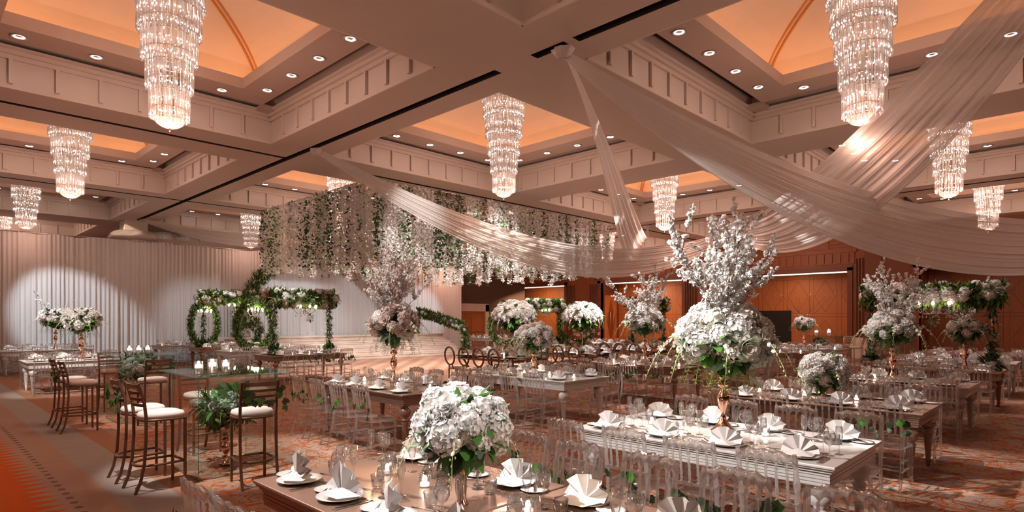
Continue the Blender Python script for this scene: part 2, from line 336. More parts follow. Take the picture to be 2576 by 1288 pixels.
# ------------------------------------------------------------------ geometry helpers
class MB:
    def __init__(s): s.v = []; s.f = []; s.mi = []; s.cur = 0; s.sm = True
    def add(s, vs, fs):
        o = len(s.v); s.v += [tuple(v) for v in vs]; s.f += [tuple(i + o for i in f) for f in fs]; s.mi += [s.cur] * len(fs); return s
    def box(s, x0, x1, y0, y1, z0, z1):
        return s.add([(x0, y0, z0), (x1, y0, z0), (x1, y1, z0), (x0, y1, z0), (x0, y0, z1), (x1, y0, z1), (x1, y1, z1), (x0, y1, z1)],
                     [(0, 3, 2, 1), (4, 5, 6, 7), (0, 1, 5, 4), (1, 2, 6, 5), (2, 3, 7, 6), (3, 0, 4, 7)])
    def quad(s, a, b, c, d): return s.add([a, b, c, d], [(0, 1, 2, 3)])
    def tube(s, path, r, n=8, cap=True, flat=1.0):
        P = [Vector(p) for p in path]; k = len(P); rr = r if isinstance(r, (list, tuple)) else [r] * k
        vs = []; up = Vector((0, 0, 1)); t0 = (P[1] - P[0]).normalized()
        if abs(t0.dot(up)) > .9: up = Vector((1, 0, 0))
        nrm = (up - t0 * up.dot(t0)).normalized()
        for i in range(k):
            t = (P[min(i + 1, k - 1)] - P[max(i - 1, 0)]).normalized()
            nrm = (nrm - t * nrm.dot(t)).normalized(); bn = t.cross(nrm)
            for j in range(n):
                a = 2 * PI * (j + .5) / n; vs.append(P[i] + (nrm * math.cos(a) * flat + bn * math.sin(a)) * rr[i])
        fs = [(i * n + j, i * n + (j + 1) % n, (i + 1) * n + (j + 1) % n, (i + 1) * n + j) for i in range(k - 1) for j in range(n)]
        if cap: fs += [tuple(range(n - 1, -1, -1)), tuple((k - 1) * n + j for j in range(n))]
        return s.add(vs, fs)
    def lathe(s, prof, n=16, c=(0, 0, 0), sq=False, wob=0):
        vs = []
        for (r, z) in prof:
            for j in range(n):
                a = 2 * PI * (j + .5) / n; q = r / max(abs(math.cos(a)), abs(math.sin(a))) if sq else r * (1 + wob * (j % 2))
                vs.append((c[0] + q * math.cos(a), c[1] + q * math.sin(a), c[2] + z))
        k = len(prof)
        return s.add(vs, [(i * n + j, i * n + (j + 1) % n, (i + 1) * n + (j + 1) % n, (i + 1) * n + j) for i in range(k - 1) for j in range(n)])
    def ball(s, c, r, n=8, m=5, sz=1):
        return s.lathe([(max(1e-4, r * math.sin(PI * i / m)), -r * sz * math.cos(PI * i / m)) for i in range(m + 1)], n, c)
    def grid(s, nu, nv, fn):
        vs = [fn(i / nu, j / nv) for i in range(nu + 1) for j in range(nv + 1)]
        return s.add(vs, [(i * (nv + 1) + j, (i + 1) * (nv + 1) + j, (i + 1) * (nv + 1) + j + 1, i * (nv + 1) + j + 1) for i in range(nu) for j in range(nv)])
    def merge(s, o, mat=None):
        b = len(s.v); s.v += [tuple(mat @ Vector(v)) for v in o.v] if mat is not None else o.v
        s.f += [tuple(i + b for i in f) for f in o.f]; s.mi += o.mi; return s
    def mesh(s, name, mats):
        me = bpy.data.meshes.new(name); me.from_pydata(s.v, [], s.f)
        for m in (mats if isinstance(mats, (list, tuple)) else [mats]): me.materials.append(M[m] if isinstance(m, str) else m)
        me.polygons.foreach_set('material_index', s.mi); me.polygons.foreach_set('use_smooth', [s.sm] * len(s.f)); me.update()
        return me
def flat(b): b.sm = False; return b
def ob(name, me, parent=None, loc=(0, 0, 0), rot=(0, 0, 0), sc=1):
    o = bpy.data.objects.new(name, me); col.objects.link(o)
    o.location = loc; o.rotation_euler = rot; o.scale = (sc, sc, sc) if isinstance(sc, (int, float)) else sc
    if parent: o.parent = parent
    return o
def tag(o, label, cat, group=None, kind=None):
    o['label'] = label; o['category'] = cat
    if group: o['group'] = group
    if kind: o['kind'] = kind
    return o
def thing(name, label, cat, loc=(0, 0, 0), rz=0, group=None):
    return tag(ob(name, None, None, loc, (0, 0, rz)), label, cat, group)
def struct(name, b, m, parent=None):
    o = ob(name, b.mesh(name, m), parent)
    if not parent: o['kind'] = 'structure'
    return o

# ------------------------------------------------------------------ the hall itself
b = flat(MB()); b.box(-12, 34, -12, 40, -.1, 0); struct('floor', b, 'carpet')
b = flat(MB()); b.box(10.1, 19.9, 13.0, 23.3, 0, .012); struct('floor_dance', b, 'parquet')
# ceiling: a grid of soffits, with black track slots let into it
def incof(x, y):
    return any(a < x < c for a, c in COFX) and any(a < y < c for a, c in COFY)
SL = [(6.86, 7.03, -8, 5.45, 0), (6.86, 7.03, 5.62, 6.28, 0), (6.86, 7.03, 7.08, 28.4, 0), (-8, 6.86, 14.70, 14.84, 0), (8.5, 22.66, 14.70, 14.84, 0), (-8, 22.6, 22.56, 22.70, 0),
      (22.66, 22.82, -8, 14.7, 0), (22.66, 22.82, 14.84, 36, 0), (22.82, 30, 14.70, 14.84, 0)]
xs = sorted(set([-10, 30.8] + [v for c in COFX for v in c] + [v for s_ in SL for v in s_[:2]]))
ys = sorted(set([-10, 36.6] + [v for c in COFY for v in c] + [v for s_ in SL for v in s_[2:4]]))
cb = flat(MB()); sb = flat(MB())
for i in range(len(xs) - 1):
    for j in range(len(ys) - 1):
        x0, x1, y0, y1 = xs[i], xs[i + 1], ys[j], ys[j + 1]; mx, my = (x0 + x1) / 2, (y0 + y1) / 2
        if incof(mx, my): continue
        if any(a < mx < c and d < my < e for a, c, d, e, _ in SL): continue
        cb.quad((x0, y0, ZC), (x0, y1, ZC), (x1, y1, ZC), (x1, y0, ZC))
for a, c, d, e, _ in SL:      # slot channels
    for q in (((a, d), (a, e)), ((a, e), (c, e)), ((c, e), (c, d)), ((c, d), (a, d))):
        (p, r), (s_, t) = q; sb.quad((p, r, ZC), (p, r, ZC + .12), (s_, t, ZC + .12), (s_, t, ZC))
    sb.quad((a, d, ZC + .12), (a, e, ZC + .12), (c, e, ZC + .12), (c, d, ZC + .12))
struct('ceiling', cb, 'plaster'); struct('ceiling_slots', sb, 'slot')
b = flat(MB()); b.quad((-10, -10, 7.25), (-10, 37, 7.25), (31, 37, 7.25), (31, -10, 7.25))
b.quad((-12, -12, 8.6), (-12, 40, 8.6), (34, 40, 8.6), (34, -12, 8.6))
# (the upper deck has to be open above every dome: build it as strips instead)
b = flat(MB())
DCX = [((a + c) / 2 - 2.62, (a + c) / 2 + 2.62) for a, c in COFX]; DCY = [((a + c) / 2 - 2.62, (a + c) / 2 + 2.62) for a, c in COFY]
xs = sorted([-10, 34] + [v for c in DCX for v in c]); ys = sorted([-10, 40] + [v for c in DCY for v in c])
for i in range(len(xs) - 1):
    for j in range(len(ys) - 1):
        mx, my = (xs[i] + xs[i + 1]) / 2, (ys[j] + ys[j + 1]) / 2
        if any(a < mx < c for a, c in DCX) and any(a < my < c for a, c in DCY): continue
        b.quad((xs[i], ys[j], 6.98), (xs[i], ys[j + 1], 6.98), (xs[i + 1], ys[j + 1], 6.98), (xs[i + 1], ys[j], 6.98))
struct('ceiling_deck', b, 'coverec')
domeme = ribme = covme = ringme = None
def coffer(x0, x1, y0, y1):
    global domeme, ribme, covme, ringme
    cx, cy_ = (x0 + x1) / 2, (y0 + y1) / 2
    f = flat(MB()); t = flat(MB())
    H1 = 6.98
    for (p, q, nx, ny) in (((x0, y0), (x1, y0), 0, 1), ((x1, y0), (x1, y1), -1, 0), ((x1, y1), (x0, y1), 0, -1), ((x0, y1), (x0, y0), 1, 0)):
        def off(pt, d): return (pt[0] + nx * d, pt[1] + ny * d)
        def strip(d, za, zb, bb):
            a = (min(p[0], q[0]), min(p[1], q[1])); c = (max(p[0], q[0]), max(p[1], q[1]))
            if nx: xa, xb = sorted((p[0], p[0] + nx * d)); bb.box(xa, xb, a[1], c[1], za, zb)
            else: ya, yb = sorted((p[1], p[1] + ny * d)); bb.box(a[0], c[0], ya, yb, za, zb)
        f.quad((p[0], p[1], ZC), (q[0], q[1], ZC), (q[0], q[1], H1), (p[0], p[1], H1))
        strip(.03, ZC, ZC + .06, f); strip(.05, 6.42, 6.50, f); strip(.11, 6.50, 6.57, f); strip(.18, 6.57, 6.62, f)
        L = abs(q[0] - p[0]) + abs(q[1] - p[1]); n = round(L / .655)
        for k in range(1, n):
            s_ = k / n; m = (p[0] + (q[0] - p[0]) * s_, p[1] + (q[1] - p[1]) * s_)
            if nx: xa, xb = sorted((m[0], m[0] + nx * .055)); f.box(xa, xb, m[1] - .03, m[1] + .03, 5.99, 6.42)
            else: ya, yb = sorted((m[1], m[1] + ny * .055)); f.box(m[0] - .03, m[0] + .03, ya, yb, 5.99, 6.42)
    struct('ceiling_coffer', f, 'fascia')
    if domeme is None:
        r = flat(MB()); I, O = 1.93, 2.62
        for (a, bq, c, d) in ((-O, O, -O, -I), (-O, O, I, O), (-O, -I, -I, I), (I, O, -I, I)): r.box(a, bq, c, d, 6.6, 6.66)
        for (a, bq, c, d) in ((-I - .05, I + .05, -I - .05, -I), (-I - .05, I + .05, I, I + .05), (-I - .05, -I, -I, I), (I, I + .05, -I, I)): r.box(a, bq, c, d, 6.66, 6.82)
        for (a, bq, c, d) in ((-O, O, -O, -O + .03), (-O, O, O - .03, O), (-O, -O + .03, -O, O), (O - .03, O, -O, O)): r.box(a, bq, c, d, 6.66, 6.98)
        for sx in (-1, 1):
            for sy in (-1, 1): r.box(*sorted((sx * O, sx * 3.02)), *sorted((sy * O, sy * 3.02)), 6.56, 6.64)
        ringme = r.mesh('ceiling_ring', 'ring')
        d = MB()
        def dz(u, v):
            rr = max(abs(u), abs(v)); return 6.9 + 1.0 * math.sqrt(max(0, 1 - rr ** 2.0))
        def dm(u, v):
            u, v = 2 * u - 1, 2 * v - 1; u = math.copysign(abs(math.sin(u * PI / 2)), u); v = math.copysign(abs(math.sin(v * PI / 2)), v)
            return (u * 2.55, v * 2.55, dz(u, v))
        d.grid(24, 24, dm); domeme = flat(d).mesh('dome', 'dome')
        rb = MB()
        for sx in (-1, 1):
            for sy in (-1, 1):
                for o_ in (-.035, .035):
                    rb.tube([(sx * 2.53 * math.sin(t_) + o_, sy * 2.53 * math.sin(t_) - o_ * sx * sy, 6.885 + 1.0 * math.cos(t_)) for t_ in [PI / 2 * k / 14 for k in range(1, 15)]], .026, 6)
        ribme = rb.mesh('dome_ribs', 'rib')
        c = flat(MB()); Z = 6.70; q = 2.3
        c.box(-q, q, -q, -q + .04, Z, Z + .02); c.box(-q, q, q - .04, q, Z, Z + .02); c.box(-q, -q + .04, -q, q, Z, Z + .02); c.box(q - .04, q, -q, q, Z, Z + .02)
        covme = c.mesh('cove_strip', 'cove')
    for nm, me in (('ceiling_ring', ringme), ('ceiling_dome', domeme), ('trim_dome_ribs', ribme), ('trim_cove_strip', covme)):
        o = ob(nm, me, None, (cx, cy_, 0)); o['kind'] = 'structure'
SEEN = [(0, 0), (0, 1), (0, 2), (0, 3), (1, 0), (1, 1), (1, 2), (1, 3), (2, 0), (2, 1), (2, 2), (2, 3), (3, 0), (3, 1), (3, 2), (3, 3), (0, 4), (1, 4)]
for i, j in [(i, j) for i in range(4) for j in range(5)]:
    coffer(*COFX[i], *COFY[j])
# downlights
dt = MB(); dt.lathe([(.115, -.012), (.125, -.012), (.125, .004), (.09, .004), (.085, -.006), (.115, -.012)], 20); dtm = dt.mesh('downlight_trim', 'trimring')
dl = MB(); dl.lathe([(.062, .0), (.05, .012), (.0005, .014)], 16); dl.lathe([(.09, 0), (.062, 0)], 16); dlm = dl.mesh('downlight_lens', ['lens']); 
WHERE = {(0, 0): 'the near left coffer', (0, 1): 'the big top-left coffer', (0, 2): 'the second left coffer', (0, 3): 'the far left coffer', (1, 0): 'the big top-right coffer', (1, 1): 'the central coffer',
         (1, 2): 'the coffer above the hanging flowers', (1, 3): 'the far coffer over the curtain', (2, 0): 'the second right coffer', (2, 1): 'the coffer right of centre', (2, 2): 'the coffer right of the flowers',
         (2, 3): 'the farthest middle coffer', (3, 0): 'the far right coffer', (3, 1): 'the coffer by the panelled wall', (3, 2): 'the coffer at the wall corner', (3, 3): 'the corner coffer', (0, 4): 'the leftmost far coffer', (1, 4): 'the coffer beyond the curtain'}
for (i, j) in SEEN:
    x0, x1 = COFX[i]; y0, y1 = COFY[j]; cx, cyy = (x0 + x1) / 2, (y0 + y1) / 2
    for s_ in (-1.65, -.55, .55, 1.65):
        for (dx, dy, side) in ((s_, 2.32, 'curtain'), (2.32, s_, 'panelled wall'), (s_, -2.32, 'near'), (-2.32, s_, 'left')):
            if side in ('near', 'left') and (i + j > 3 or (i, j) in ((0, 0), (0, 1), (1, 0))): continue
            kk = {-1.65: 'first', -.55: 'second', .55: 'third', 1.65: 'fourth'}[s_ if side in ('curtain', 'near') else -s_]
            o = tag(ob('recessed_downlight', dtm, None, (cx + dx, cyy + dy, 6.594)), kk + ' lit downlight from left, ' + side + ' side of ' + WHERE[(i, j)], 'downlight', 'downlights of ' + WHERE[(i, j)])
            ob('lens', dlm, o)
# chandeliers
TIERS = [(.56, 2.33), (.505, 1.87), (.45, 1.41), (.39, .95), (.33, .49), (.275, .03)]
def chandelier_meshes(nr):
    out = []
    for r, z in TIERS:
        t = MB(); n = int(nr * r / .5)
        for k in range(n):
            a = 2 * PI * k / n; r2 = r + (.012 if k % 2 else 0); p = (r2 * math.cos(a), r2 * math.sin(a))
            t.tube([(p[0], p[1], z + U(0, .01)), (p[0], p[1], z + .5)], .0145, 5)
        n2 = n // 2
        for k in range(n2):
            a = 2 * PI * k / n2; p = ((r - .07) * math.cos(a), (r - .07) * math.sin(a)); t.tube([(p[0], p[1], z + .04), (p[0], p[1], z + .5)], .011, 4)
        bl = MB()  # glowing beads along the rods stand for their sparkle and bright bands
        for zz, rr, m_ in ((z + .05, r + .008, int(r * 110)), (z + .085, r - .01, int(r * 90)), (z + .29, r + .008, int(r * 80)), (z + .26, r - .03, int(r * 60))):
            for k in range(m_):
                a = 2 * PI * (k + R() * .7) / m_; bl.ball((rr * math.cos(a), rr * math.sin(a), zz + U(-.02, .02)), U(.004, .0085), 4, 3, 2.2)
        fr = MB()
        for zz in (z + .16, z + .44): fr.lathe([(r - .03, zz), (r - .018, zz), (r - .018, zz + .012), (r - .03, zz + .012), (r - .03, zz)], 24)
        out.append((t.mesh('tier', 'crystal'), bl.mesh('bulb_sparkles', 'bulb'), fr.mesh('tier_frame', 'brass')))
    bw = MB(); bw.lathe([(.22, .03), (.19, -.03), (.13, -.075), (.06, -.10), (.004, -.105)], 24, wob=.04); fi = MB(); fi.lathe([(.004, -.10), (.022, -.11), (.012, -.125), (.022, -.14), (.002, -.16)], 10)
    st = MB(); st.tube([(0, 0, .1), (0, 0, 2.9)], .02, 6)
    return out, bw.mesh('bowl', 'crystal'), fi.mesh('finial', 'brass'), st.mesh('stem', 'silver')
CHN, CHF = chandelier_meshes(62), chandelier_meshes(44)
CLAB = {(0, 0): 'nearest left', (0, 1): 'huge top-left crystal chandelier of stepped glass rod tiers', (0, 2): 'crystal chandelier in the second coffer from left foreground', (0, 3): 'third crystal chandelier along the left, above the curtain',
        (0, 4): 'dim crystal chandelier at the far left behind the curtain', (1, 1): 'central six-tier crystal chandelier in the middle coffer', (1, 0): 'huge top-right crystal chandelier beside the diagonal swag',
        (1, 2): 'crystal chandelier behind the left part of the hanging flowers', (1, 3): 'short crystal chandelier left of the hanging flowers', (2, 1): 'crystal chandelier right of centre behind the narrow swag',
        (2, 2): 'crystal chandelier seen through hanging flowers near the middle', (2, 0): 'crystal chandelier far right behind the diagonal swag', (3, 2): 'crystal chandelier seen through the right end of the flowers',
        (3, 1): 'crystal chandelier against the panelled wall behind the blossom tree', (3, 0): 'crystal chandelier low at right, half behind the wide swag'}
for (i, j) in CLAB:
    if (i, j) == (0, 0): continue
    x, y = (COFX[i][0] + COFX[i][1]) / 2, (COFY[j][0] + COFY[j][1]) / 2
    tr, bw, fi, st = CHN if (i, j) in ((0, 1), (1, 0), (1, 1), (0, 2)) else CHF
    c = thing('crystal_chandelier', CLAB[(i, j)], 'chandelier', (x, y, 5.0), U(0, 6), 'stepped crystal chandeliers')
    for t, bl, fr in tr:
        p = ob('tier', t, c); q = ob('bulb_sparkles', bl, p); q['kind'] = 'stuff'; ob('tier_frame', fr, p)
    ob('bowl', bw, c); ob('finial', fi, c); ob('stem', st, c)
    for zz in (5.35, 6.2, 7.1): light('chandelier_core', 'POINT', (x, y, zz), (26 if zz < 6 else 34) * (.3 if 24 < y < 30 else 1), (1, .78, .66), .12)

# panelled wall on the right with lit alcoves
WX = 30.8; AL = [(-2.5, 5.4, 0), (8.2, 13.8, 1), (16.6, 22.2, 1), (25.1, 31.0, 1)]
wb = flat(MB()); wd = flat(MB()); fl = flat(MB())
edges = [-10] + [v for a in AL for v in a[:2]] + [36]
for k in range(0, len(edges), 2): wb.box(WX, WX + .3, edges[k], edges[k + 1], 0, 4.05)
wb.box(WX, WX + .3, -10, 36, 4.05, ZC)
struct('wall_right', wb, 'woodp')
for k, (a, c, lit) in enumerate(AL):
    al = flat(MB()); D = WX + 2.0
    al.quad((D, a, 0), (D, c, 0), (D, c, 4.2), (D, a, 4.2)); al.quad((WX, a, 0), (D, a, 0), (D, a, 4.2), (WX, a, 4.2)); al.quad((WX, c, 0), (D, c, 0), (D, c, 4.2), (WX, c, 4.2))
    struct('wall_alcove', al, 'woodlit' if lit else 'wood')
    s_ = flat(MB()); s_.quad((WX, a, 4.05), (D, a, 4.05), (D, c, 4.05), (WX, c, 4.05)); struct('ceiling_alcove', s_, 'lightwall')
    fr = flat(MB())
    fr.box(WX - .06, WX, a - .22, a, 0, 4.2); fr.box(WX - .06, WX, c, c + .22, 0, 4.2); fr.box(WX - .06, WX, a - .22, c + .22, 4.05, 4.28)
    struct('trim_alcove', fr, 'woodd')
    fz = flat(MB()); fz.box(WX - .05, WX, a - .3, c + .3, 4.36, 4.9); n = int((c - a) / .33)
    fz.box(WX - .12, WX, a - .4, c + .4, 4.9, 5.02)
    for q in range(n + 1): yy = a + (c - a) * q / n; fz.box(WX - .1, WX - .05, yy - .07, yy + .07, 4.42, 4.84)
    struct('trim_frieze', fz, 'woodp')
    if lit:
        st_ = flat(MB()); st_.box(WX + .35, WX + .5, a + .15, c - .15, 4.0, 4.04); struct('trim_light_strip', st_, 'strip')
        light('alcove_lamp', 'AREA', (WX + .6, (a + c) / 2, 3.98), {8.2: 95}.get(a, 260), (1, .62, .36), target=(WX + 1.6, (a + c) / 2, 0), size=(.25, c - a - .4))
for a, c in ((5.62, 7.98), (14.02, 16.38), (22.42, 24.88), (31.2, 32.2)):      # fluted pilasters
    p = flat(MB()); m = (a + c) / 2
    if a > 6:
        for yy0 in (a + .02, c - .62):
            for q in range(6): p.box(WX - .1, WX, yy0 + .1 * q, yy0 + .1 * q + .06, .6, 4.0)
            p.box(WX - .14, WX, yy0 - .02, yy0 + .62, 0, .6)
    else:
        p.box(WX - .05, WX, a + .1, m - .02, .1, 5.3); p.box(WX - .05, WX, m + .02, c - .5, .1, 5.3)
        for q in range(3): p.box(WX - .1, WX, c - .42 + .12 * q, c - .35 + .12 * q, .6, 4.6)
    struct('trim_pilaster', p, 'woodd')
b = flat(MB())
for yy in range(-3, 32, 4): b.box(WX - .04, WX, yy, yy + 1.9, 5.1, 5.75)
for zz in (5.15, 5.3, 5.45, 5.6): b.box(WX - .06, WX, -6, 34, zz, zz + .03)
struct('trim_upper_panels', b, 'woodp')
b = flat(MB()); b.box(WX - .16, WX, 7.35, 7.98, 0, .95); struct('trim_plinth', b, 'marble')
# door in a diamond-fronted leaf at the side of the middle alcove
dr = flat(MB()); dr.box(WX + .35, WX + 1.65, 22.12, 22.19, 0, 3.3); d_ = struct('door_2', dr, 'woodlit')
q = flat(MB()); yq = 22.1; q.add([(WX + 1.0, yq, .3), (WX + 1.45, yq, 1.7), (WX + 1.0, yq, 3.1), (WX + .55, yq, 1.7), (WX + 1.0, yq + .03, .3), (WX + 1.45, yq + .03, 1.7), (WX + 1.0, yq + .03, 3.1), (WX + .55, yq + .03, 1.7)],
      [(0, 1, 2, 3), (0, 4, 5, 1), (1, 5, 6, 2), (2, 6, 7, 3), (3, 7, 4, 0)]); ob('diamond_inset', q.mesh('diamond_inset', 'woodd'), d_)
h = MB()
for xx in (.82, 1.18): h.tube([(WX + xx, yq - .02, 1.1), (WX + xx, yq - .07, 1.15), (WX + xx, yq - .07, 2.2), (WX + xx, yq - .02, 2.25)], .015, 6)
ob('door_handle', h.mesh('door_handle', 'brass'), d_)
b = flat(MB()); b.box(WX + 1.94, WX + 2.0, 11.4, 13.75, 0, 2.25); struct('doorway_shade', b, 'slot')  # black sheet painted for the darkness of an open doorway
# service door with a marble surround behind the stage curtain's end
b = flat(MB()); b.box(22, 31, 28.9, 29.1, 0, ZC); struct('wall_back', b, 'darkwall')
b = flat(MB()); b.box(24.3, 24.55, 28.7, 28.9, 0, 2.75); b.box(27.0, 27.3, 28.7, 28.9, 0, 2.75); b.box(24.3, 27.3, 28.7, 28.9, 2.3, 2.8); struct('trim_door', b, 'marble')
b = flat(MB()); b.box(24.55, 27.0, 28.8, 28.88, 0, 2.3)
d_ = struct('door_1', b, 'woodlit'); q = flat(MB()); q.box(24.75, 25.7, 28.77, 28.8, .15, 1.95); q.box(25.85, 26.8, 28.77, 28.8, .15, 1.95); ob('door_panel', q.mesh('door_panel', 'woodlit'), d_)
b = flat(MB()); b.box(-12, 24, 36.4, 36.6, 0, ZC); struct('wall_far', b, 'darkwall')
b = flat(MB()); b.box(7.8, 23.4, 29.6, 29.9, 4.6, 5.35); b.box(7.8, 23.4, 29.4, 29.9, 4.35, 4.6); struct('trim_bulkhead', b, 'lightwall')
# column with a shell-shaped capital
b = MB(); b.lathe([(.42, 0), (.42, 4.75)], 4, (6.95, 29.1, 0), True); b.lathe([(.42, 5.35), (.42, ZC)], 4, (6.95, 29.1, 0), True); c_ = struct('wall_column', flat(b), 'marble')
b = MB(); b.lathe([(.42, 4.7), (.50, 4.95), (.66, 5.1), (.88, 5.16), (.86, 5.26), (.78, 5.4), (.62, 5.49), (.42, 5.52)], 24, (6.95, 29.1, 0), wob=.05); ob('capital', b.mesh('capital', 'marble'), c_)
light('capital_lamp', 'SPOT', (6.3, 28.4, 5.85), 60, (1, .8, .6), .03, (6.6, 28.7, 4), 120)

# long pleated curtain
def curtain(x0, x1, y, z0, z1, seed, amp=.05, pitch=.15):
    rnd = random.Random(seed); cols = []; x = x0; ph = 0
    n = int((x1 - x0) / .022); c1 = [rnd.uniform(.6, 1.5) for _ in range(400)]
    b = MB(); rows = 7
    vs = []; 
    for r in range(rows + 1):
        t = r / rows; z = z1 + (z0 - z1) * t
        for k in range(n + 1):
            xx = x0 + (x1 - x0) * k / n; q = xx / pitch; i = int(q) % 400; a = c1[i] * (1 - q % 1) + c1[(i + 1) % 400] * (q % 1)
            w = (math.sin(2 * PI * q + 1.9 * math.sin(xx * 1.7) + 1.2 * math.sin(xx * 4.3 + 1)) * .8 + .45 * math.sin(2 * PI * q * .43 + 2 * math.sin(xx * .9))) * amp * a * (.5 + .6 * t) + .05 * math.sin(xx * .9 + t * 1.3) + .04 * math.sin(xx * 3.1)
            vs.append((xx, y + w, z + (.02 * math.sin(xx * 5) + .035 * math.sin(xx * 1.1) if r == 0 else 0)))
    fs = [(r * (n + 1) + k, r * (n + 1) + k + 1, (r + 1) * (n + 1) + k + 1, (r + 1) * (n + 1) + k) for r in range(rows) for k in range(n)]
    return b.add(vs, fs)
ct = thing('pleated_curtain', 'floor-length pleated white curtain along the left and behind the stage', 'curtain', (0, 27.3, 0))
ob('voile', curtain(-5, 23.7, 0, .01, 4.9, 3).mesh('voile', 'drape'), ct)
rail = MB(); rail.tube([(-5, .02, 4.9), (23.7, .02, 4.9)], .02, 6); ob('rail', rail.mesh('rail', 'silver'), ct)

# stage with six shallow steps
sg = thing('stage', 'broad white stage with six shallow steps before the curtain', 'stage', (0, 0, 0))
b = flat(MB()); b.box(9.3, 20.8, 25.5, 27.0, 0, 1.02); b.box(9.3, 20.8, 25.44, 25.5, .96, 1.02); ob('platform', b.mesh('platform', 'stage'), sg)
for k in range(5):
    b = flat(MB()); y0 = 23.4 + .42 * k; b.box(9.9 + .08 * k, 20.7 - .02 * k, y0, 25.5, .17 * k, .17 * (k + 1) - .004); b.box(9.9 + .08 * k, 20.7 - .02 * k, y0 - .03, y0, .17 * (k + 1) - .05, .17 * (k + 1))
    ob('step', b.mesh('step', 'stage'), sg)

# ------------------------------------------------------------------ sheer swags
def swag(label, A, B, s1, s2, w=.35, gather=(0, 1), seed=1, sag_pos=.5, folds=26, lift=0):
    """cloth hung between A and B; its upper hem sags s1, its lower hem s2; it bunches at the ends"""
    A, B = Vector(A), Vector(B); d = B - A; side = Vector((-d.y, d.x, 0)).normalized(); rnd = random.Random(seed)
    ph = [rnd.uniform(0, 6.28) for _ in range(6)]
    def fn(u, v):
        q = u ** (math.log(.5) / math.log(sag_pos)); c = 4 * q * (1 - q)
        e = min(1, c * 1.0) ** .75
        sag = (s1 + (s2 - s1) * v) * c
        fold = math.sin(v * folds * 2 * PI / 2 + ph[0] + .8 * math.sin(u * 5 + ph[1])) * .5 + math.sin(v * folds * 1.9 + ph[2] + u * 1.5) * .35 + math.sin(v * folds * .6 + ph[3]) * .5
        p = A + d * u; p = p + side * ((v - .5) * w * e + fold * .055 * (e * .9 + .1)); p.z -= sag + fold * .022 * e
        p.z += (0.5 - v) * .14 * (1 - e)
        return p
    b = MB(); b.grid(70, 150, fn)
    t = thing('fabric_swag', label, 'fabric swag', A)
    o = ob('organza', b.mesh('organza', 'sheer'), t); o.matrix_parent_inverse = Matrix.Translation(-A)
    for k, P in enumerate((A, B)):
        if k not in gather: continue
        g = MB(); g.grid(10, 24, lambda u, v: (P.x + (.05 + .10 * u + .02 * math.sin(v * 40)) * math.cos(2 * PI * v) * (1.4 - u * .5), P.y + (.05 + .1 * u + .02 * math.cos(v * 36)) * math.sin(2 * PI * v), P.z + .03 - .13 * (1 - u)))
        q = ob('knot', g.mesh('knot', 'sheer'), t); q.matrix_parent_inverse = Matrix.Translation(-A)
swag('sheer swag sagging across the middle in front of the hanging flowers', (6.94, 13.25, 5.80), (22.6, 8.7, 5.8), 1.8, 2.7, .35, seed=2, folds=24, sag_pos=.52)
swag('wide sheer swag curving from the centre knot out past the right edge', (6.94, 5.72, 5.80), (22.6, -3.4, 5.8), 2.15, 3.18, .35, seed=5, folds=26, sag_pos=.50)
swag('narrow sheer swag dropping steeply from the centre knot to the far beam', (6.95, 5.66, 5.80), (22.7, 13.9, 5.8), 1.0, 1.95, .5, seed=8, folds=14, sag_pos=.70)
swag('sheer swag coming down diagonally from the top right corner', (6.94, -.45, 5.80), (22.6, 11.0, 5.8), 1.35, 2.35, -.95, seed=4, folds=20, sag_pos=.47)
swag('far sheer swag above the curtain at left behind the column', (6.95, 27.6, 5.80), (14.5, 22.7, 5.8), .35, 1.0, .4, gather=(0,), seed=6, folds=14)

# ------------------------------------------------------------------ flower kit
def rot_to(n):
    return Vector(n).to_track_quat('Z', 'Y').to_matrix().to_4x4()
def fib(n, k, zmin=-1):
    z = 1 - (1 - zmin) * (k + .5) / n; a = k * 2.39996; r = math.sqrt(max(0, 1 - z * z)); return Vector((r * math.cos(a), r * math.sin(a), z))
def petal(b, M4, L, w, cup=.3, mat=0):
    b.cur = mat
    pts = [(0, 0, 0), (-w * .8, L * .45, L * cup * .35), (0, L * .5, L * cup * .1), (w * .8, L * .45, L * cup * .35), (-w * .62, L * .86, L * cup), (0, L, L * cup * .8), (w * .62, L * .86, L * cup)]
    b.add([M4 @ Vector(p) for p in pts], [(0, 2, 1), (0, 3, 2), (1, 2, 5, 4), (2, 3, 6, 5)])
def hydrangea(n=70, seed=1, ps=.17):
    rnd = random.Random(seed); b = MB()
    for k in range(n):
        d = fib(n, k, -.75); d = (d + Vector((rnd.uniform(-.12, .12), rnd.uniform(-.12, .12), rnd.uniform(-.12, .12)))).normalized(); rr = rnd.uniform(.84, 1.02)
        T = Matrix.Translation(d * rr) @ rot_to((d + Vector((rnd.uniform(-.4, .4), rnd.uniform(-.4, .4), rnd.uniform(-.4, .4)))).normalized()) @ Matrix.Rotation(rnd.uniform(0, 3), 4, 'Z')
        for q in range(4): petal(b, T @ Matrix.Rotation(q * PI / 2, 4, 'Z'), ps * 1.12, ps * .72, rnd.uniform(.05, .5))
    b.ball((0, 0, 0), .8, 8, 6)
    return b
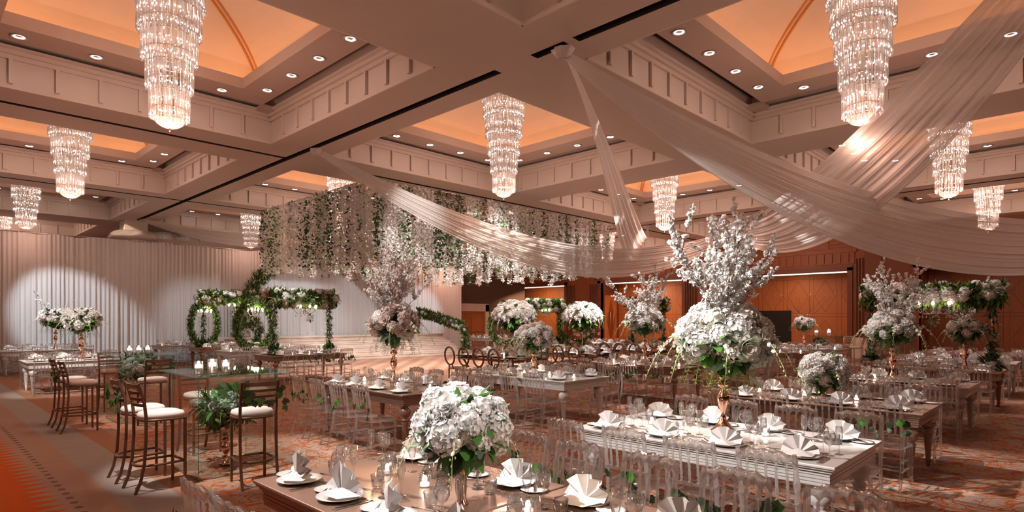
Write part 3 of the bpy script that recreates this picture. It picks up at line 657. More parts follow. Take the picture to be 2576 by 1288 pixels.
def rose(seed=1):
    rnd = random.Random(seed); b = MB()
    for ring, (n, r, tilt, sz) in enumerate(((3, .12, 1.45, .62), (4, .22, 1.3, .72), (5, .34, 1.05, .8), (6, .42, .75, .85), (6, .45, .4, .85))):
        for k in range(n):
            a = 2 * PI * (k + .4 * ring) / n + rnd.uniform(-.1, .1)
            def fn(u, v):
                x = (u - .5) * sz * 1.15 * math.sin(PI * min(.92, .22 + v * .62)); zz = v * sz
                curl = .16 * v * v; out = r + curl - .4 * x * x
                y = out + zz * math.cos(tilt) ; z = zz * math.sin(tilt) - .1 * ring - .05 * abs(u - .5)
                return (x * math.cos(a) + y * math.sin(a), -x * math.sin(a) + y * math.cos(a), z)
            b.grid(4, 3, fn)
    b.ball((0, 0, .1), .3, 6, 5)
    return b
def ivy(b, T, s, mat=0):
    b.cur = mat
    p = [(0, 0), (.32, -.18), (.68, .02), (.56, .32), (.62, .6), (.34, .68), (0, 1.05), (-.34, .68), (-.62, .6), (-.56, .32), (-.68, .02), (-.32, -.18)]
    vs = [T @ Vector((0, .35 * s, .05 * s))] + [T @ Vector((x * s, y * s, -.09 * s * abs(x) * 2)) for x, y in p]
    b.add(vs, [(0, i + 1, (i + 1) % 12 + 1) for i in range(12)])
def lance(b, T, L, w, mat=0, bend=.25):
    b.cur = mat
    vs = []
    for i in range(4):
        t = i / 3; ww = w * math.sin(PI * (.12 + .82 * t)) ; z = -bend * L * t * t
        vs += [T @ Vector((-ww, L * t, z + ww * .2)), T @ Vector((ww, L * t, z + ww * .2))]
    b.add(vs, [(2 * i, 2 * i + 1, 2 * i + 3, 2 * i + 2) for i in range(3)])
def rnd_T(rnd, p, up=None, spread=1.0):
    d = Vector((rnd.gauss(0, 1), rnd.gauss(0, 1), rnd.gauss(0, 1))).normalized()
    if up is not None: d = (Vector(up) + d * spread).normalized()
    return Matrix.Translation(p) @ rot_to(d) @ Matrix.Rotation(rnd.uniform(0, 6.28), 4, 'Z')
def leafball(n=60, seed=1, kind='lance', L=.5, w=.14, mats=1, r0=.55):
    rnd = random.Random(seed); b = MB()
    for k in range(n):
        d = fib(n, k, -1); T = Matrix.Translation(d * rnd.uniform(r0 * .6, r0)) @ rot_to((d.cross(Vector((rnd.gauss(0, 1), rnd.gauss(0, 1), rnd.gauss(0, 1)))) + d * .3).normalized())
        T = Matrix.Translation(d * rnd.uniform(r0 * .6, r0)) @ d.to_track_quat('Y', 'Z').to_matrix().to_4x4() @ Matrix.Rotation(rnd.uniform(-.9, .9), 4, 'Z') @ Matrix.Rotation(rnd.uniform(-.7, .7), 4, 'X')
        if kind == 'lance': lance(b, T, L * rnd.uniform(.7, 1.2), w, rnd.randrange(mats))
        else: ivy(b, T, L * rnd.uniform(.6, 1.1), rnd.randrange(mats))
    return b
def blossom(b, T, s, mat=0):
    for q in range(5): petal(b, T @ Matrix.Rotation(q * PI * .4, 4, 'Z'), s, s * .55, .35, mat)
def branch(L=1.0, n=46, seed=1, s=.027, sub=8, mats=(0, 1, 2), curve=.25):
    """flowering twig growing up +Z; material slots: petals, twig, leaf"""
    rnd = random.Random(seed); b = MB(); paths = []
    def grow(p, d, ln, r, lev):
        pts = [Vector(p)]; dd = Vector(d).normalized(); k = 7 if lev == 0 else 4
        for i in range(k):
            dd = (dd + Vector((rnd.uniform(-.22, .22), rnd.uniform(-.22, .22), rnd.uniform(-.05, .12)))).normalized(); pts.append(pts[-1] + dd * ln / k)
        b.cur = 1; b.tube(pts, [r * (1 - .7 * i / k) for i in range(k + 1)], 5); paths.append((pts, lev))
        if lev < 1:
            for q in range(sub):
                i = rnd.randint(2, k); grow(pts[i], (dd + Vector((rnd.uniform(-1, 1), rnd.uniform(-1, 1), rnd.uniform(0, .8)))).normalized(), ln * rnd.uniform(.22, .5), r * .55, 1)
    grow((0, 0, 0), (rnd.uniform(-curve, curve), rnd.uniform(-curve, curve), 1), L, .007, 0)
    for k in range(n):
        pts, lev = rnd.choice(paths); i = rnd.uniform(1.3 if lev == 0 else 0.4, len(pts) - 1.01); a = int(i); p = pts[a].lerp(pts[a + 1], i - a)
        for q in range(rnd.choice((1, 2, 3))):
            blossom(b, rnd_T(rnd, p + Vector((rnd.uniform(-1, 1), rnd.uniform(-1, 1), rnd.uniform(-1, 1))) * s * .8), s * rnd.uniform(.7, 1.1), 0)
        if rnd.random() < .22: lance(b, rnd_T(rnd, p), s * 1.3, s * .3, 2)
    return b
def spray(L=.5, seed=1, s=.03, n=16):
    """arching orchid stem that leaves along +X and droops; slots petals, buds"""
    rnd = random.Random(seed); b = MB(); pts = []
    for i in range(10):
        t = i / 9; pts.append(Vector((L * .72 * t, rnd.uniform(-.01, .01), L * (.28 * math.sin(t * 2.2) - .75 * t * t))))
    b.cur = 1; b.tube(pts, .003, 4)
    for k in range(n):
        t = (k + .5) / n; i = t * 8.99; a = int(i); p = pts[a].lerp(pts[a + 1], i - a) + Vector((0, rnd.uniform(-s, s), rnd.uniform(-s, s * .4)))
        if t < .68: blossom(b, rnd_T(rnd, p), s * (1.15 - .4 * t), 0)
        else:
            b.cur = 1; b.ball(p, s * .26, 5, 4, 1.7)
    return b
def fern(L=.4, seed=1, n=150, w=.006, fall=.8):
    """feathery hanging asparagus fern"""
    rnd = random.Random(seed); b = MB()
    for s_ in range(6):
        a = rnd.uniform(0, 6.28); out = rnd.uniform(.15, .6); pts = [Vector((math.cos(a) * out * L * t, math.sin(a) * out * L * t, -L * fall * t * t - .1 * L * t)) for t in [i / 7 for i in range(8)]]
        b.tube(pts, .0018, 3, False)
        for k in range(n // 6):
            i = rnd.uniform(.5, 6.99); q = int(i); p = pts[q].lerp(pts[q + 1], i - q); d = Vector((rnd.gauss(0, 1), rnd.gauss(0, 1), rnd.gauss(0, .6))).normalized() * L * .13; sd = Vector((rnd.uniform(-1, 1), rnd.uniform(-1, 1), rnd.uniform(-1, 1))) * w * .5
            b.add([p, p + d * .5 + sd, p + d, p + d * .5 - sd], [(0, 1, 2, 3)])
    return b
K = {}
for i in range(3): K['hyd%d' % i] = hydrangea(150, i).mesh('hydrangea_head', 'petal')
K['hydc'] = hydrangea(150, 9).mesh('hydrangea_head', 'petalc'); K['hydp'] = hydrangea(130, 10).mesh('hydrangea_head', 'petalp'); K['hydm'] = hydrangea(150, 12, .14).mesh('hydrangea_head', 'mint')
K['hydl'] = hydrangea(95, 7, .19).mesh('hydrangea_head', 'petal'); K['hydlp'] = hydrangea(95, 8, .19).mesh('hydrangea_head', 'petalp')
K['rose'] = rose(1).mesh('rose', 'petal'); K['rosec'] = rose(2).mesh('rose', 'petalc'); K['rosep'] = rose(3).mesh('rose', 'petalp')
K['lb'] = leafball(64, 1, 'lance', .55, .12, 2).mesh('foliage', ['leaf', 'leafd']); K['lbg'] = leafball(64, 2, 'lance', .5, .07, 2).mesh('foliage', ['leafg', 'leafd']); K['lbd'] = leafball(60, 3, 'ivy', .3, 0, 2).mesh('foliage', ['leafd', 'leafd'])
K['lby'] = leafball(70, 4, 'lance', .55, .08, 2).mesh('foliage', ['leafy', 'leaf'])
for i in range(3): K['br%d' % i] = branch(1.0, 120, i + 3).mesh('blossom_branch', ['petal', 'twig', 'leaf'])
K['brp'] = branch(1.0, 110, 21, .026).mesh('blossom_branch', ['petalp', 'twig', 'leafd'])
K['brb'] = branch(1.0, 3, 31, .02, 2).mesh('bare_branch', ['petalp', 'twig', 'leafd'])
K['sp0'] = spray(.5, 1).mesh('orchid_spray', ['petal', 'bud']); K['sp1'] = spray(.6, 2, .026, 20).mesh('orchid_spray', ['petalc', 'bud'])
K['fern'] = fern(.4, 1, 300).mesh('hanging_fern', 'leafg'); K['ferny'] = fern(.4, 2, 300).mesh('hanging_fern', 'leafy')

def trumpet(h, r=.075, big=1.0):
    """rose-gold trumpet vase with a beaded neck, h tall"""
    b = MB(); s = h / .95
    b.lathe([(.004, .0), (.085 * big, .0), (.088 * big, .006), (.06 * big, .05 * s), (.032, .13 * s), (.018, .21 * s), (.024, .25 * s), (.045, .31 * s), (.058, .38 * s), (.05, .44 * s), (.022, .5 * s), (.018, .52 * s),
             (.045, .535 * s), (.062, .57 * s), (.045, .605 * s), (.02, .62 * s), (.038, .64 * s), (.05, .665 * s), (.03, .69 * s), (.022, .71 * s), (.04, .8 * s), (.075, .93 * s), (.105, .95 * s), (.1, .952 * s), (.004, .9 * s)], 24)
    return b.mesh('vase', 'copper')
def cone(h, r=.05):
    b = MB(); b.lathe([(.003, 0), (r * .75, 0), (r * .7, .01), (r * .5, .03), (r * .55, h * .4), (r * .8, h * .8), (r * 1.15, h), (r, h - .002), (.003, h * .9)], 20, wob=.08); return b.mesh('vase', 'copper')
def arrangement(label, pos, vase, hv, Rf, hz, heads=18, roses=8, branches=0, blen=.8, sprays=6, ferns=4, seed=1, hl='hyd0', set_=('hyd0', 'hyd1', 'hyd2'), rs='rose', lean=.5, bset=('br0', 'br1', 'br2'), fol='lb', hs=.36, bare=0, frn='fern', cat='flower arrangement', spl=1.0):
    rnd = random.Random(seed); t = thing('flower_arrangement', label, cat, pos, rnd.uniform(0, 6), None)
    if vase: ob('vase', vase, t)
    C = Vector((0, 0, hv + hz * .55))
    def put(k, d, r, s, nm=None, roll=True):
        o = ob(nm or K[k].name.split('.')[0], K[k], t, C + Vector((d.x * r, d.y * r, d.z * r * hz / Rf)), (rot_to(d) @ Matrix.Rotation(rnd.uniform(0, 6), 4, 'Z')).to_euler(), s); return o
    for k in range(heads):
        d = fib(heads, k, -.55); put(rnd.choice(set_), d, Rf * rnd.uniform(.62, .82), Rf * hs * .8 * rnd.uniform(.75, 1.15))
    for k in range(roses):
        d = Vector((rnd.gauss(0, 1), rnd.gauss(0, 1), rnd.uniform(-.4, 1))).normalized(); put(rs, d, Rf * .9, Rf * .21 * rnd.uniform(.8, 1.1))
    ob('foliage', K[fol], t, C + Vector((0, 0, -.03)), (0, 0, 0), (Rf * 1.1, Rf * 1.1, hz * .98))
    ob('foliage', K['lb'], t, C, (0, 0, 1), (Rf * 1.08, Rf * 1.08, hz * 1.0))
    for k in range(branches):
        a = 2 * PI * k / branches + rnd.uniform(-.3, .3); q = lean * rnd.uniform(.15, 1.1)
        ob('blossom_branch', K[rnd.choice(bset)], t, C + Vector((0, 0, hz * .1)), (rot_to(Vector((math.cos(a) * q, math.sin(a) * q, 1))) @ Matrix.Rotation(rnd.uniform(0, 6), 4, 'Z')).to_euler(), blen * rnd.uniform(.7, 1.1))
    for k in range(bare):
        a = 2 * PI * k / bare; ob('bare_branch', K['brb'], t, C, rot_to(Vector((math.cos(a) * .5, math.sin(a) * .5, 1))).to_euler(), blen)
    for k in range(sprays):
        a = 2 * PI * k / max(1, sprays) + rnd.uniform(-.3, .3); ob('orchid_spray', K[rnd.choice(('sp0', 'sp1'))], t, C + Vector((math.cos(a) * Rf * .6, math.sin(a) * Rf * .6, -hz * .1)), (0, 0, a), Rf * 2.1 * rnd.uniform(.8, 1.2) * spl)
    for k in range(ferns):
        a = 2 * PI * k / ferns; ob('hanging_fern', K[frn], t, C + Vector((math.cos(a) * Rf * .5, math.sin(a) * Rf * .5, -hz * .35)), (0, 0, a), Rf * 2.3 * rnd.uniform(.8, 1.1))
    return t
TT = .77
arrangement('low white hydrangea arrangement in a copper cone vase on bronze foreground table', (2.17, 2.50, TT), cone(.33, .05), .28, .27, .25, 22, 12, 0, 0, 7, 4, 3, hs=.40, frn='fern', spl=.95)
arrangement('tall blossom tree arrangement in rose-gold trumpet vase on white foreground table', (5.25, 2.42, TT), trumpet(.72, .08, 1.3), .66, .43, .32, 26, 10, 13, .95, 9, 5, 5, set_=('hyd0', 'hydc', 'hyd1'), rs='rosec', lean=.5, frn='ferny', hs=.36)
arrangement('low white flower ball in copper vase on second bronze table at right', (8.35, 2.5, TT), cone(.26, .055), .2, .30, .27, 20, 12, 0, 0, 6, 3, 7, hs=.38, set_=('hyd0', 'hydl', 'hyd2'))
arrangement('blossom arrangement with drooping ferns in copper vase right of centre row', (11.8, 2.45, TT), trumpet(.75), .7, .40, .30, 22, 8, 9, .8, 9, 7, 8, lean=.75, spl=1.1)
arrangement('shaded blossom arrangement with tall twigs beside the dance floor', (5.62, 8.15, TT), trumpet(.80), .74, .42, .36, 16, 16, 14, 1.0, 6, 8, 9, set_=('hydp', 'hyd0', 'hydl'), rs='rosep', bset=('brp', 'br1', 'br0'), lean=.62, fol='lbd')
arrangement('spreading white arrangement in copper vase on mid centre white table', (8.3, 7.5, TT), trumpet(.62), .55, .38, .26, 20, 8, 0, 0, 12, 8, 10, set_=('hyd0', 'hydp', 'hydl'), spl=1.0)
arrangement('white arrangement with airy blossom twigs on bronze table right of centre', (11.9, 7.35, TT), trumpet(.85), .8, .46, .3, 24, 8, 10, 1.0, 10, 6, 11, lean=.95)
arrangement('blossom arrangement half hidden behind the tall blossom tree', (15.9, 7.3, TT), trumpet(.8), .75, .42, .3, 14, 4, 7, .9, 6, 5, 12, set_=('hydp', 'hydl'), lean=.8)
arrangement('small flower ball with bare twigs on slim vase near the panelled wall', (22.4, 7.35, TT), trumpet(.75), .72, .36, .25, 12, 4, 0, 1.1, 8, 3, 13, set_=('hydl', 'hydlp'), bare=6)
arrangement('arrangement with pale blossom beside the right flower arbor post', (15.4, 1.9, TT), trumpet(.7), .65, .36, .26, 12, 4, 7, .8, 6, 5, 14, set_=('hydp', 'hydl'), lean=.9)
arrangement('white flowers on a copper vase at the table nearest the curtain, left', (3.75, 25.4, TT), trumpet(.9), .85, .5, .36, 14, 4, 2, .8, 7, 4, 15, set_=('hydl', 'hydlp'), hs=.34)
arrangement('white flowers with drooping orchids on a copper vase, far left white table', (3.3, 18.7, TT), trumpet(.85), .8, .46, .34, 16, 6, 0, .8, 9, 5, 16, set_=('hyd0', 'hydl'), hs=.34)
arrangement('small far flower vase on the last table at the right', (18.6, 2.3, TT), trumpet(.6), .55, .2, .15, 6, 2, 0, .8, 4, 2, 17, set_=('hydl', 'hydlp'))

# white flower domes on glass stems
def flower_dome(label, x, y, seed):
    rnd = random.Random(seed); t = thing('flower_dome', label, 'flower arrangement', (x, y, TT), 0, None)
    b = MB(); b.lathe([(.12, 0), (.12, .015), (.02, .03), (.018, 1.0), (.03, 1.05)], 12); ob('glass_stem', b.mesh('glass_stem', 'acrylic'), t)
    R0 = .56
    for k in range(88):
        d = fib(88, k, 0.02); ob('flower_head', K[('hydl', 'hyd0', 'rose')[k % 3]], t, (d.x * R0, d.y * R0, 1.03 + d.z * .46), rot_to(d).to_euler(), rnd.uniform(.08, .11))
    ob('foliage', K['lb'], t, (0, 0, 1.08), (0, 0, 0), (.69, .69, .50)); ob('foliage', K['lby'], t, (0, 0, 1.07), (0, 0, 2), (.68, .68, .48))
    for k in range(12):
        a = 2 * PI * k / 12; ob('orchid_spray', K['sp0'], t, (math.cos(a) * .42, math.sin(a) * .42, 1.05), (0, .35, a), .95)
    for k in range(14):
        a = 2 * PI * k / 14; q = MB(); l = rnd.uniform(.3, .75); r = rnd.uniform(.25, .5)
        q.tube([(0, 0, 0), (0, 0, -l)], .0025, 4); q.ball((0, 0, -l - .045), .05, 10, 7)
        for z in range(6): q.ball((0, 0, -l * (z + .5) / 6), .008, 5, 4)
        ob('glass_pendant', q.mesh('glass_pendant', 'acrylic'), t, (r * math.cos(a), r * math.sin(a), 1.04))
flower_dome('left big white flower dome on a glass stem with hanging globes', 12.0, 11.6, 3)
flower_dome('right big white flower dome on a glass stem with hanging globes', 14.6, 11.2, 4)

# ------------------------------------------------------------------ hanging flower canopy over the dance floor
def strand(kind, seed, L=2.25):
    rnd = random.Random(seed); b = MB(); b.cur = 1; b.tube([(0, 0, 0), (rnd.uniform(-.03, .03), rnd.uniform(-.03, .03), -L * .5), (0, 0, -L)], .004, 3)
    if kind == 'leaf':
        for k in range(int(44 * L)):
            z = -L * rnd.random(); T = rnd_T(rnd, Vector((rnd.gauss(0, .045), rnd.gauss(0, .045), z)), (0, 0, -.5), 1.2)
            if rnd.random() < .6: lance(b, T, rnd.uniform(.07, .12), .03, 0)
            else: ivy(b, T, .06, 0)
        return b.mesh('leaf_garland', ['leafd', 'twig'])
    if kind == 'mix':
        for k in range(int(30 * L)):
            lance(b, rnd_T(rnd, Vector((rnd.gauss(0, .05), rnd.gauss(0, .05), -L * rnd.random())), (0, 0, -.5), 1.2), .10, .03, 2)
    for k in range(int(150 * L)):
        t = rnd.random(); z = -L * t; r = .062 * (.5 + .6 * abs(math.sin(t * 9 + seed)))
        blossom(b, rnd_T(rnd, Vector((rnd.gauss(0, r), rnd.gauss(0, r), z)), (0, 0, -.3), 1.3), rnd.uniform(.024, .04), 0)
    return b.mesh('blossom_garland', ['petal', 'twig', 'leaf'])
STR = [strand('leaf', 1), strand('white', 2), strand('leaf', 3), strand('white', 4), strand('mix', 5), strand('white', 6), strand('mix', 7)]
CX0, CX1, CY0, CY1, CZ = 8.9, 19.7, 13.85, 20.8, 5.58
ft = thing('suspended_grid', 'grid frame under the ceiling that carries the hanging flower garlands', 'ceiling grid', ((CX0 + CX1) / 2, (CY0 + CY1) / 2, CZ))
for k in range(11):
    b = MB(); yy = CY0 + (CY1 - CY0) * k / 10 - (CY0 + CY1) / 2; b.tube([((CX0 - CX1) / 2, yy, 0), ((CX1 - CX0) / 2, yy, 0)], .012, 4); ob('bar', b.mesh('bar', 'silver'), ft)
for sx in (-1, 1):
    b = MB(); b.tube([(sx * (CX1 - CX0) / 2, (CY0 - CY1) / 2, 0), (sx * (CX1 - CX0) / 2, (CY1 - CY0) / 2, 0)], .016, 4); ob('bar', b.mesh('bar', 'silver'), ft)
net = MB()
for k in range(44): xx = (CX1 - CX0) * (k / 43 - .5); net.tube([(xx, (CY0 - CY1) / 2, 0), (xx, (CY1 - CY0) / 2, 0)], .004, 3, False)
for k in range(30): yy = (CY1 - CY0) * (k / 29 - .5); net.tube([((CX0 - CX1) / 2, yy, 0), ((CX1 - CX0) / 2, yy, 0)], .004, 3, False)
ob('wire_net', net.mesh('wire_net', 'twig'), ft)['kind'] = 'stuff'
def nthw(k): return str(k) + ('th' if 10 < k % 100 < 14 else {1: 'st', 2: 'nd', 3: 'rd'}.get(k % 10, 'th'))
rows = [(CY0, .2, 0), (CY0 + 1.3, .30, 1), (CY0 + 2.9, .45, 2), (CY0 + 4.6, .45, 3), (CY1, .28, 4)]
pts = []
for yy, dx, sd in rows:
    x = CX0
    while x < CX1: pts.append((x + U(-.05, .05), yy + U(-.12, .12), sd)); x += dx
y = CY0 + .2
while y < CY1: pts.append((CX0 + U(-.05, .05), y, 5)); pts.append((CX1 + U(-.05, .05), y + .05, 6)) if int(y * 10) % 2 else None; y += .2
pts.sort(key=lambda p: (p[2], p[0] - p[1])); nth = {}
for (x, y, sd) in pts:
    nearleft = (x < 13) and (sd in (0, 4)); lf = R() < (.40 if nearleft else .25)
    k = random.choice((0, 2)) if lf else random.choice((1, 3, 5, 4, 6))
    me = STR[k]; nm = 'leaf_garland' if k in (0, 2) else 'blossom_garland'
    fl_ = 'dark leafy strand' if k in (0, 2) else ('white blossom strand' if k in (1, 3, 5) else 'green and white blossom strand')
    side = {0: 'along the front edge', 1: 'in the second row', 2: 'in the third row', 3: 'in the fourth row', 4: 'along the back edge', 5: 'along the left edge', 6: 'along the right edge'}[sd]
    nth[sd] = nth.get(sd, 0) + 1
    o = ob(nm, me, None, (x, y, CZ - .008), (0, 0, U(0, 6)), (1, 1, U(.92, 1.04)))
    tag(o, fl_ + ', ' + nthw(nth[sd]) + ' from left ' + side + ' of the flower ceiling', 'garland', 'hanging garlands over the dance floor')

# ------------------------------------------------------------------ garlands wound along frames
def garland_mesh(path, r, nleaf, seed, mats=('leaf', 'leafd', 'leafy'), L=.12):
    rnd = random.Random(seed); b = MB(); P = [Vector(p) for p in path]
    seg = [(P[i + 1] - P[i]).length for i in range(len(P) - 1)]; tot = sum(seg)
    def pt(t):
        d = t * tot
        for i, s in enumerate(seg):
            if d <= s or i == len(seg) - 1: return P[i].lerp(P[i + 1], min(1, d / s)), (P[i + 1] - P[i]).normalized()
            d -= s
    for k in range(nleaf):
        p, tg = pt(rnd.random()); n = Vector((rnd.gauss(0, 1), rnd.gauss(0, 1), rnd.gauss(0, 1))); n = (n - tg * n.dot(tg)).normalized()
        T = Matrix.Translation(p + n * r * rnd.uniform(.4, 1)) @ (n + tg * rnd.uniform(-.8, .8)).to_track_quat('Y', 'Z').to_matrix().to_4x4() @ Matrix.Rotation(rnd.uniform(-.8, .8), 4, 'X')
        lance(b, T, L * rnd.uniform(.7, 1.3), L * .2, rnd.randrange(len(mats)))
    return b.mesh('foliage', [m for m in mats]), pt
def flowers_on(t, pt, r, n, seed, s=.06, a=0, b_=1, up=0):
    rnd = random.Random(seed)
    for k in range(n):
        p, tg = pt(a + (b_ - a) * (k + rnd.random()) / n); m = Vector((rnd.gauss(0, 1), rnd.gauss(0, 1), rnd.gauss(0, 1) + up)); m = (m - tg * m.dot(tg)).normalized()
        q = rnd.choice(('rose', 'hydl', 'rose', 'hydl', 'hydlp')); o = ob('flower_head', K[q], t, p + m * r * .95, rot_to(m).to_euler(), s * (rnd.uniform(.8, 1.1) if q == 'rose' else rnd.uniform(1.0, 1.4)))
def wound(name, label, cat, path, r, nl, nf, seed, s=.06, L=.12, mats=('leaf', 'leafd', 'leafy'), rod=.02):
    t = thing(name, label, cat, path[0]); inv = Matrix.Translation(-Vector(path[0]))
    P = [Vector(p) - Vector(path[0]) for p in path]
    b = MB(); b.tube(P, rod, 6); ob('frame', b.mesh('frame', 'twig'), t)
    me, pt = garland_mesh(P, r, nl, seed, mats, L); ob('foliage', me, t); flowers_on(t, pt, r, nf, seed + 1, s); return t
CXA = 14.3
arch = [(CXA - 4.0 * math.cos(PI * k / 28), 26.4, 1.02 + 4.0 * math.sin(PI * k / 28) ** .9) for k in range(29)]
wound('flower_arch', 'huge round arch of white flowers and leaves standing on the stage', 'flower arch', arch, .30, 5200, 100, 5, .12, .17, ('leaf', 'leafd', 'leafy', 'leafd'))
wound('flower_railing', 'flower-covered railing descending the right side of the stage steps', 'railing', [(19.5, 26.3, 1.02), (19.55, 26.2, 2.2), (19.9, 25.1, 1.95), (20.3, 23.7, 1.5), (20.45, 23.35, 1.4), (20.5, 23.3, .02)], .19, 2600, 70, 7, .075, .17)
wound('flower_railing', 'flower-covered railing down the left side of the stage steps', 'railing', [(10.1, 26.3, 1.02), (10.1, 26.2, 2.2), (10.0, 25.1, 1.95), (9.9, 23.7, 1.5), (9.85, 23.35, 1.4), (9.85, 23.3, .02)], .17, 1900, 60, 8, .07, .15)

def arbor(label, A, B, zb, zt, seed):
    t = thing('flower_arbor', label, 'flower arbor', (A[0], A[1], zb)); d = Vector((B[0] - A[0], B[1] - A[1], 0)); H = zt - zb
    for k, p in enumerate((Vector((0, 0, 0)), d)):
        b = MB(); b.tube([p, p + Vector((0, 0, H))], .018, 6); o = ob('post', b.mesh('post', 'brass'), t)
        me, pt = garland_mesh([p + Vector((0, 0, .1)), p + Vector((0, 0, H))], .07, 340, seed + k, ('leafg', 'leafd'), .11); ob('foliage', me, o)
        me, pt = garland_mesh([p + Vector((-.14, 0, .06)), p + Vector((.14, 0.05, .08))], .15, 160, seed + 4 + k, ('leaf', 'leafd'), .16); ob('foliage', me, o)
        for q in range(5): ob('flower_head', K['rose'], o, p + Vector((U(-.16, .16), U(-.16, .16), .13)), (U(-.5, .5), U(-.5, .5), 0), .06)
    ex = d.normalized() * .2
    b = MB(); b.tube([Vector((0, 0, H)) - ex, d + Vector((0, 0, H)) + ex], .02, 6); bm_ = ob('beam', b.mesh('beam', 'brass'), t)
    me, pt = garland_mesh([Vector((0, 0, H)) - ex, d + Vector((0, 0, H)) + ex], .19, 2000, seed + 9, ('leaf', 'leafd', 'leafy'), .15); ob('foliage', me, bm_)
    flowers_on(bm_, pt, .21, 74, seed + 12, .085)
    return t
def candelabra(label, x, y, z, seed, R0=.3):
    t = thing('hanging_candelabra', label, 'small chandelier', (x, y, z)); n = 8
    b = MB(); b.lathe([(.004, -.16), (.03, -.13), (.015, -.1), (.05, -.05), (.03, 0), (.015, .05), (.03, .1), (.01, .16), (.008, .32)], 12); ob('body', b.mesh('body', 'acrylic'), t)
    for k in range(n):
        a = 2 * PI * k / n; c_, s_ = math.cos(a), math.sin(a); b = MB()
        b.tube([(c_ * R0 * q, s_ * R0 * q, h) for q, h in ((.08, 0), (.3, -.09), (.6, -.10), (.85, -.04), (1, .04))], .010, 6); b.lathe([(.004, .03), (.035, .05), (.035, .055)], 8, (c_ * R0, s_ * R0, 0)); o = ob('arm', b.mesh('arm', 'acrylic'), t)
        b = MB(); b.ball((c_ * R0, s_ * R0, .115), .030, 8, 6, 1.5); ob('bulb', b.mesh('bulb', 'flame'), o)
        b = MB(); b.ball((c_ * R0 * .8, s_ * R0 * .8, -.16), .014, 6, 5, 1.8); b.tube([(c_ * R0 * .8, s_ * R0 * .8, -.14), (c_ * R0 * .8, s_ * R0 * .8, -.05)], .002, 3); ob('pendant', b.mesh('pendant', 'acrylic'), o)
    light('candelabra_lamp', 'POINT', (x, y, z + .2), 32, (1, .8, .62), .1)
def hoop(label, x, y, r, seed, ang):
    z = TT + r + .04; c_, s_ = math.cos(ang), math.sin(ang)
    path = [(x + c_ * r * math.sin(2 * PI * k / 32), y + s_ * r * math.sin(2 * PI * k / 32), z - r * math.cos(2 * PI * k / 32)) for k in range(33)]
    t = wound('greenery_hoop', label, 'hoop', path, .095, 2200, 0, seed, .05, .12, ('leafy', 'leafd', 'leaf')); return t
arbor('leafy arbor of white flowers over the tables, right of the two at left', (7.45, 16.65), (9.25, 16.85), TT, 2.40, 30)
candelabra('small crystal candelabra under the flower arbor nearest the stage steps', 8.4, 16.75, 2.05, 1, .33)
arbor('leafy arbor of white flowers at the far left tables', (7.75, 23.2), (9.7, 23.2), TT, 2.60, 40)
candelabra('small crystal candelabra under the far left flower arbor', 9.0, 23.2, 2.22, 2, .36)
arbor('leafy arbor of white flowers over the right-hand tables', (15.0, 3.5), (15.25, 1.45), TT, 2.28, 50)
candelabra('small crystal candelabra under the right-hand flower arbor', 15.1, 2.35, 2.0, 3, .36)
hoop('green leaf hoop standing on the far left brown table', 7.95, 23.7, .80, 61, .65); candelabra('small crystal candelabra in the far left green hoop', 7.95, 23.7, 2.0, 4, .24)
hoop('green leaf hoop standing on the white table near the stage', 8.25, 19.9, .78, 62, .4); candelabra('small crystal candelabra in the green hoop near the stage', 8.25, 19.9, 2.0, 5, .24)
hoop('green leaf hoop behind the left white flower dome', 17.2, 17.0, .72, 63, -.6); hoop('green leaf hoop behind the right white flower dome', 19.4, 15.2, .72, 64, -.6)
arbor('small dark flower arbor behind the left white flower dome', (17.9, 16.3), (19.0, 15.8), TT, 2.35, 70); candelabra('small crystal candelabra behind the left white flower dome', 18.4, 16.0, 2.05, 6, .2)
arbor('small flower arbor in front of the lit wooden alcove', (20.6, 13.3), (22.0, 12.7), TT, 2.4, 80); candelabra('small crystal candelabra in front of the lit wooden alcove', 21.0, 13.1, 2.05, 7, .2)
for x, y, z, lb in ((8.6, 16.8, 1.83, 'dark leaf ball hanging under the arbor nearest the stage steps'), (8.8, 23.2, 1.95, 'dark leaf ball hanging under the far left arbor'), (15.1, 2.4, 1.72, 'dark leaf ball hanging under the right-hand arbor')):
    tag(ob('hanging_leaf_ball', K['lbg'], None, (x, y, z), (0, 0, 0), .17), lb, 'leaf ball')

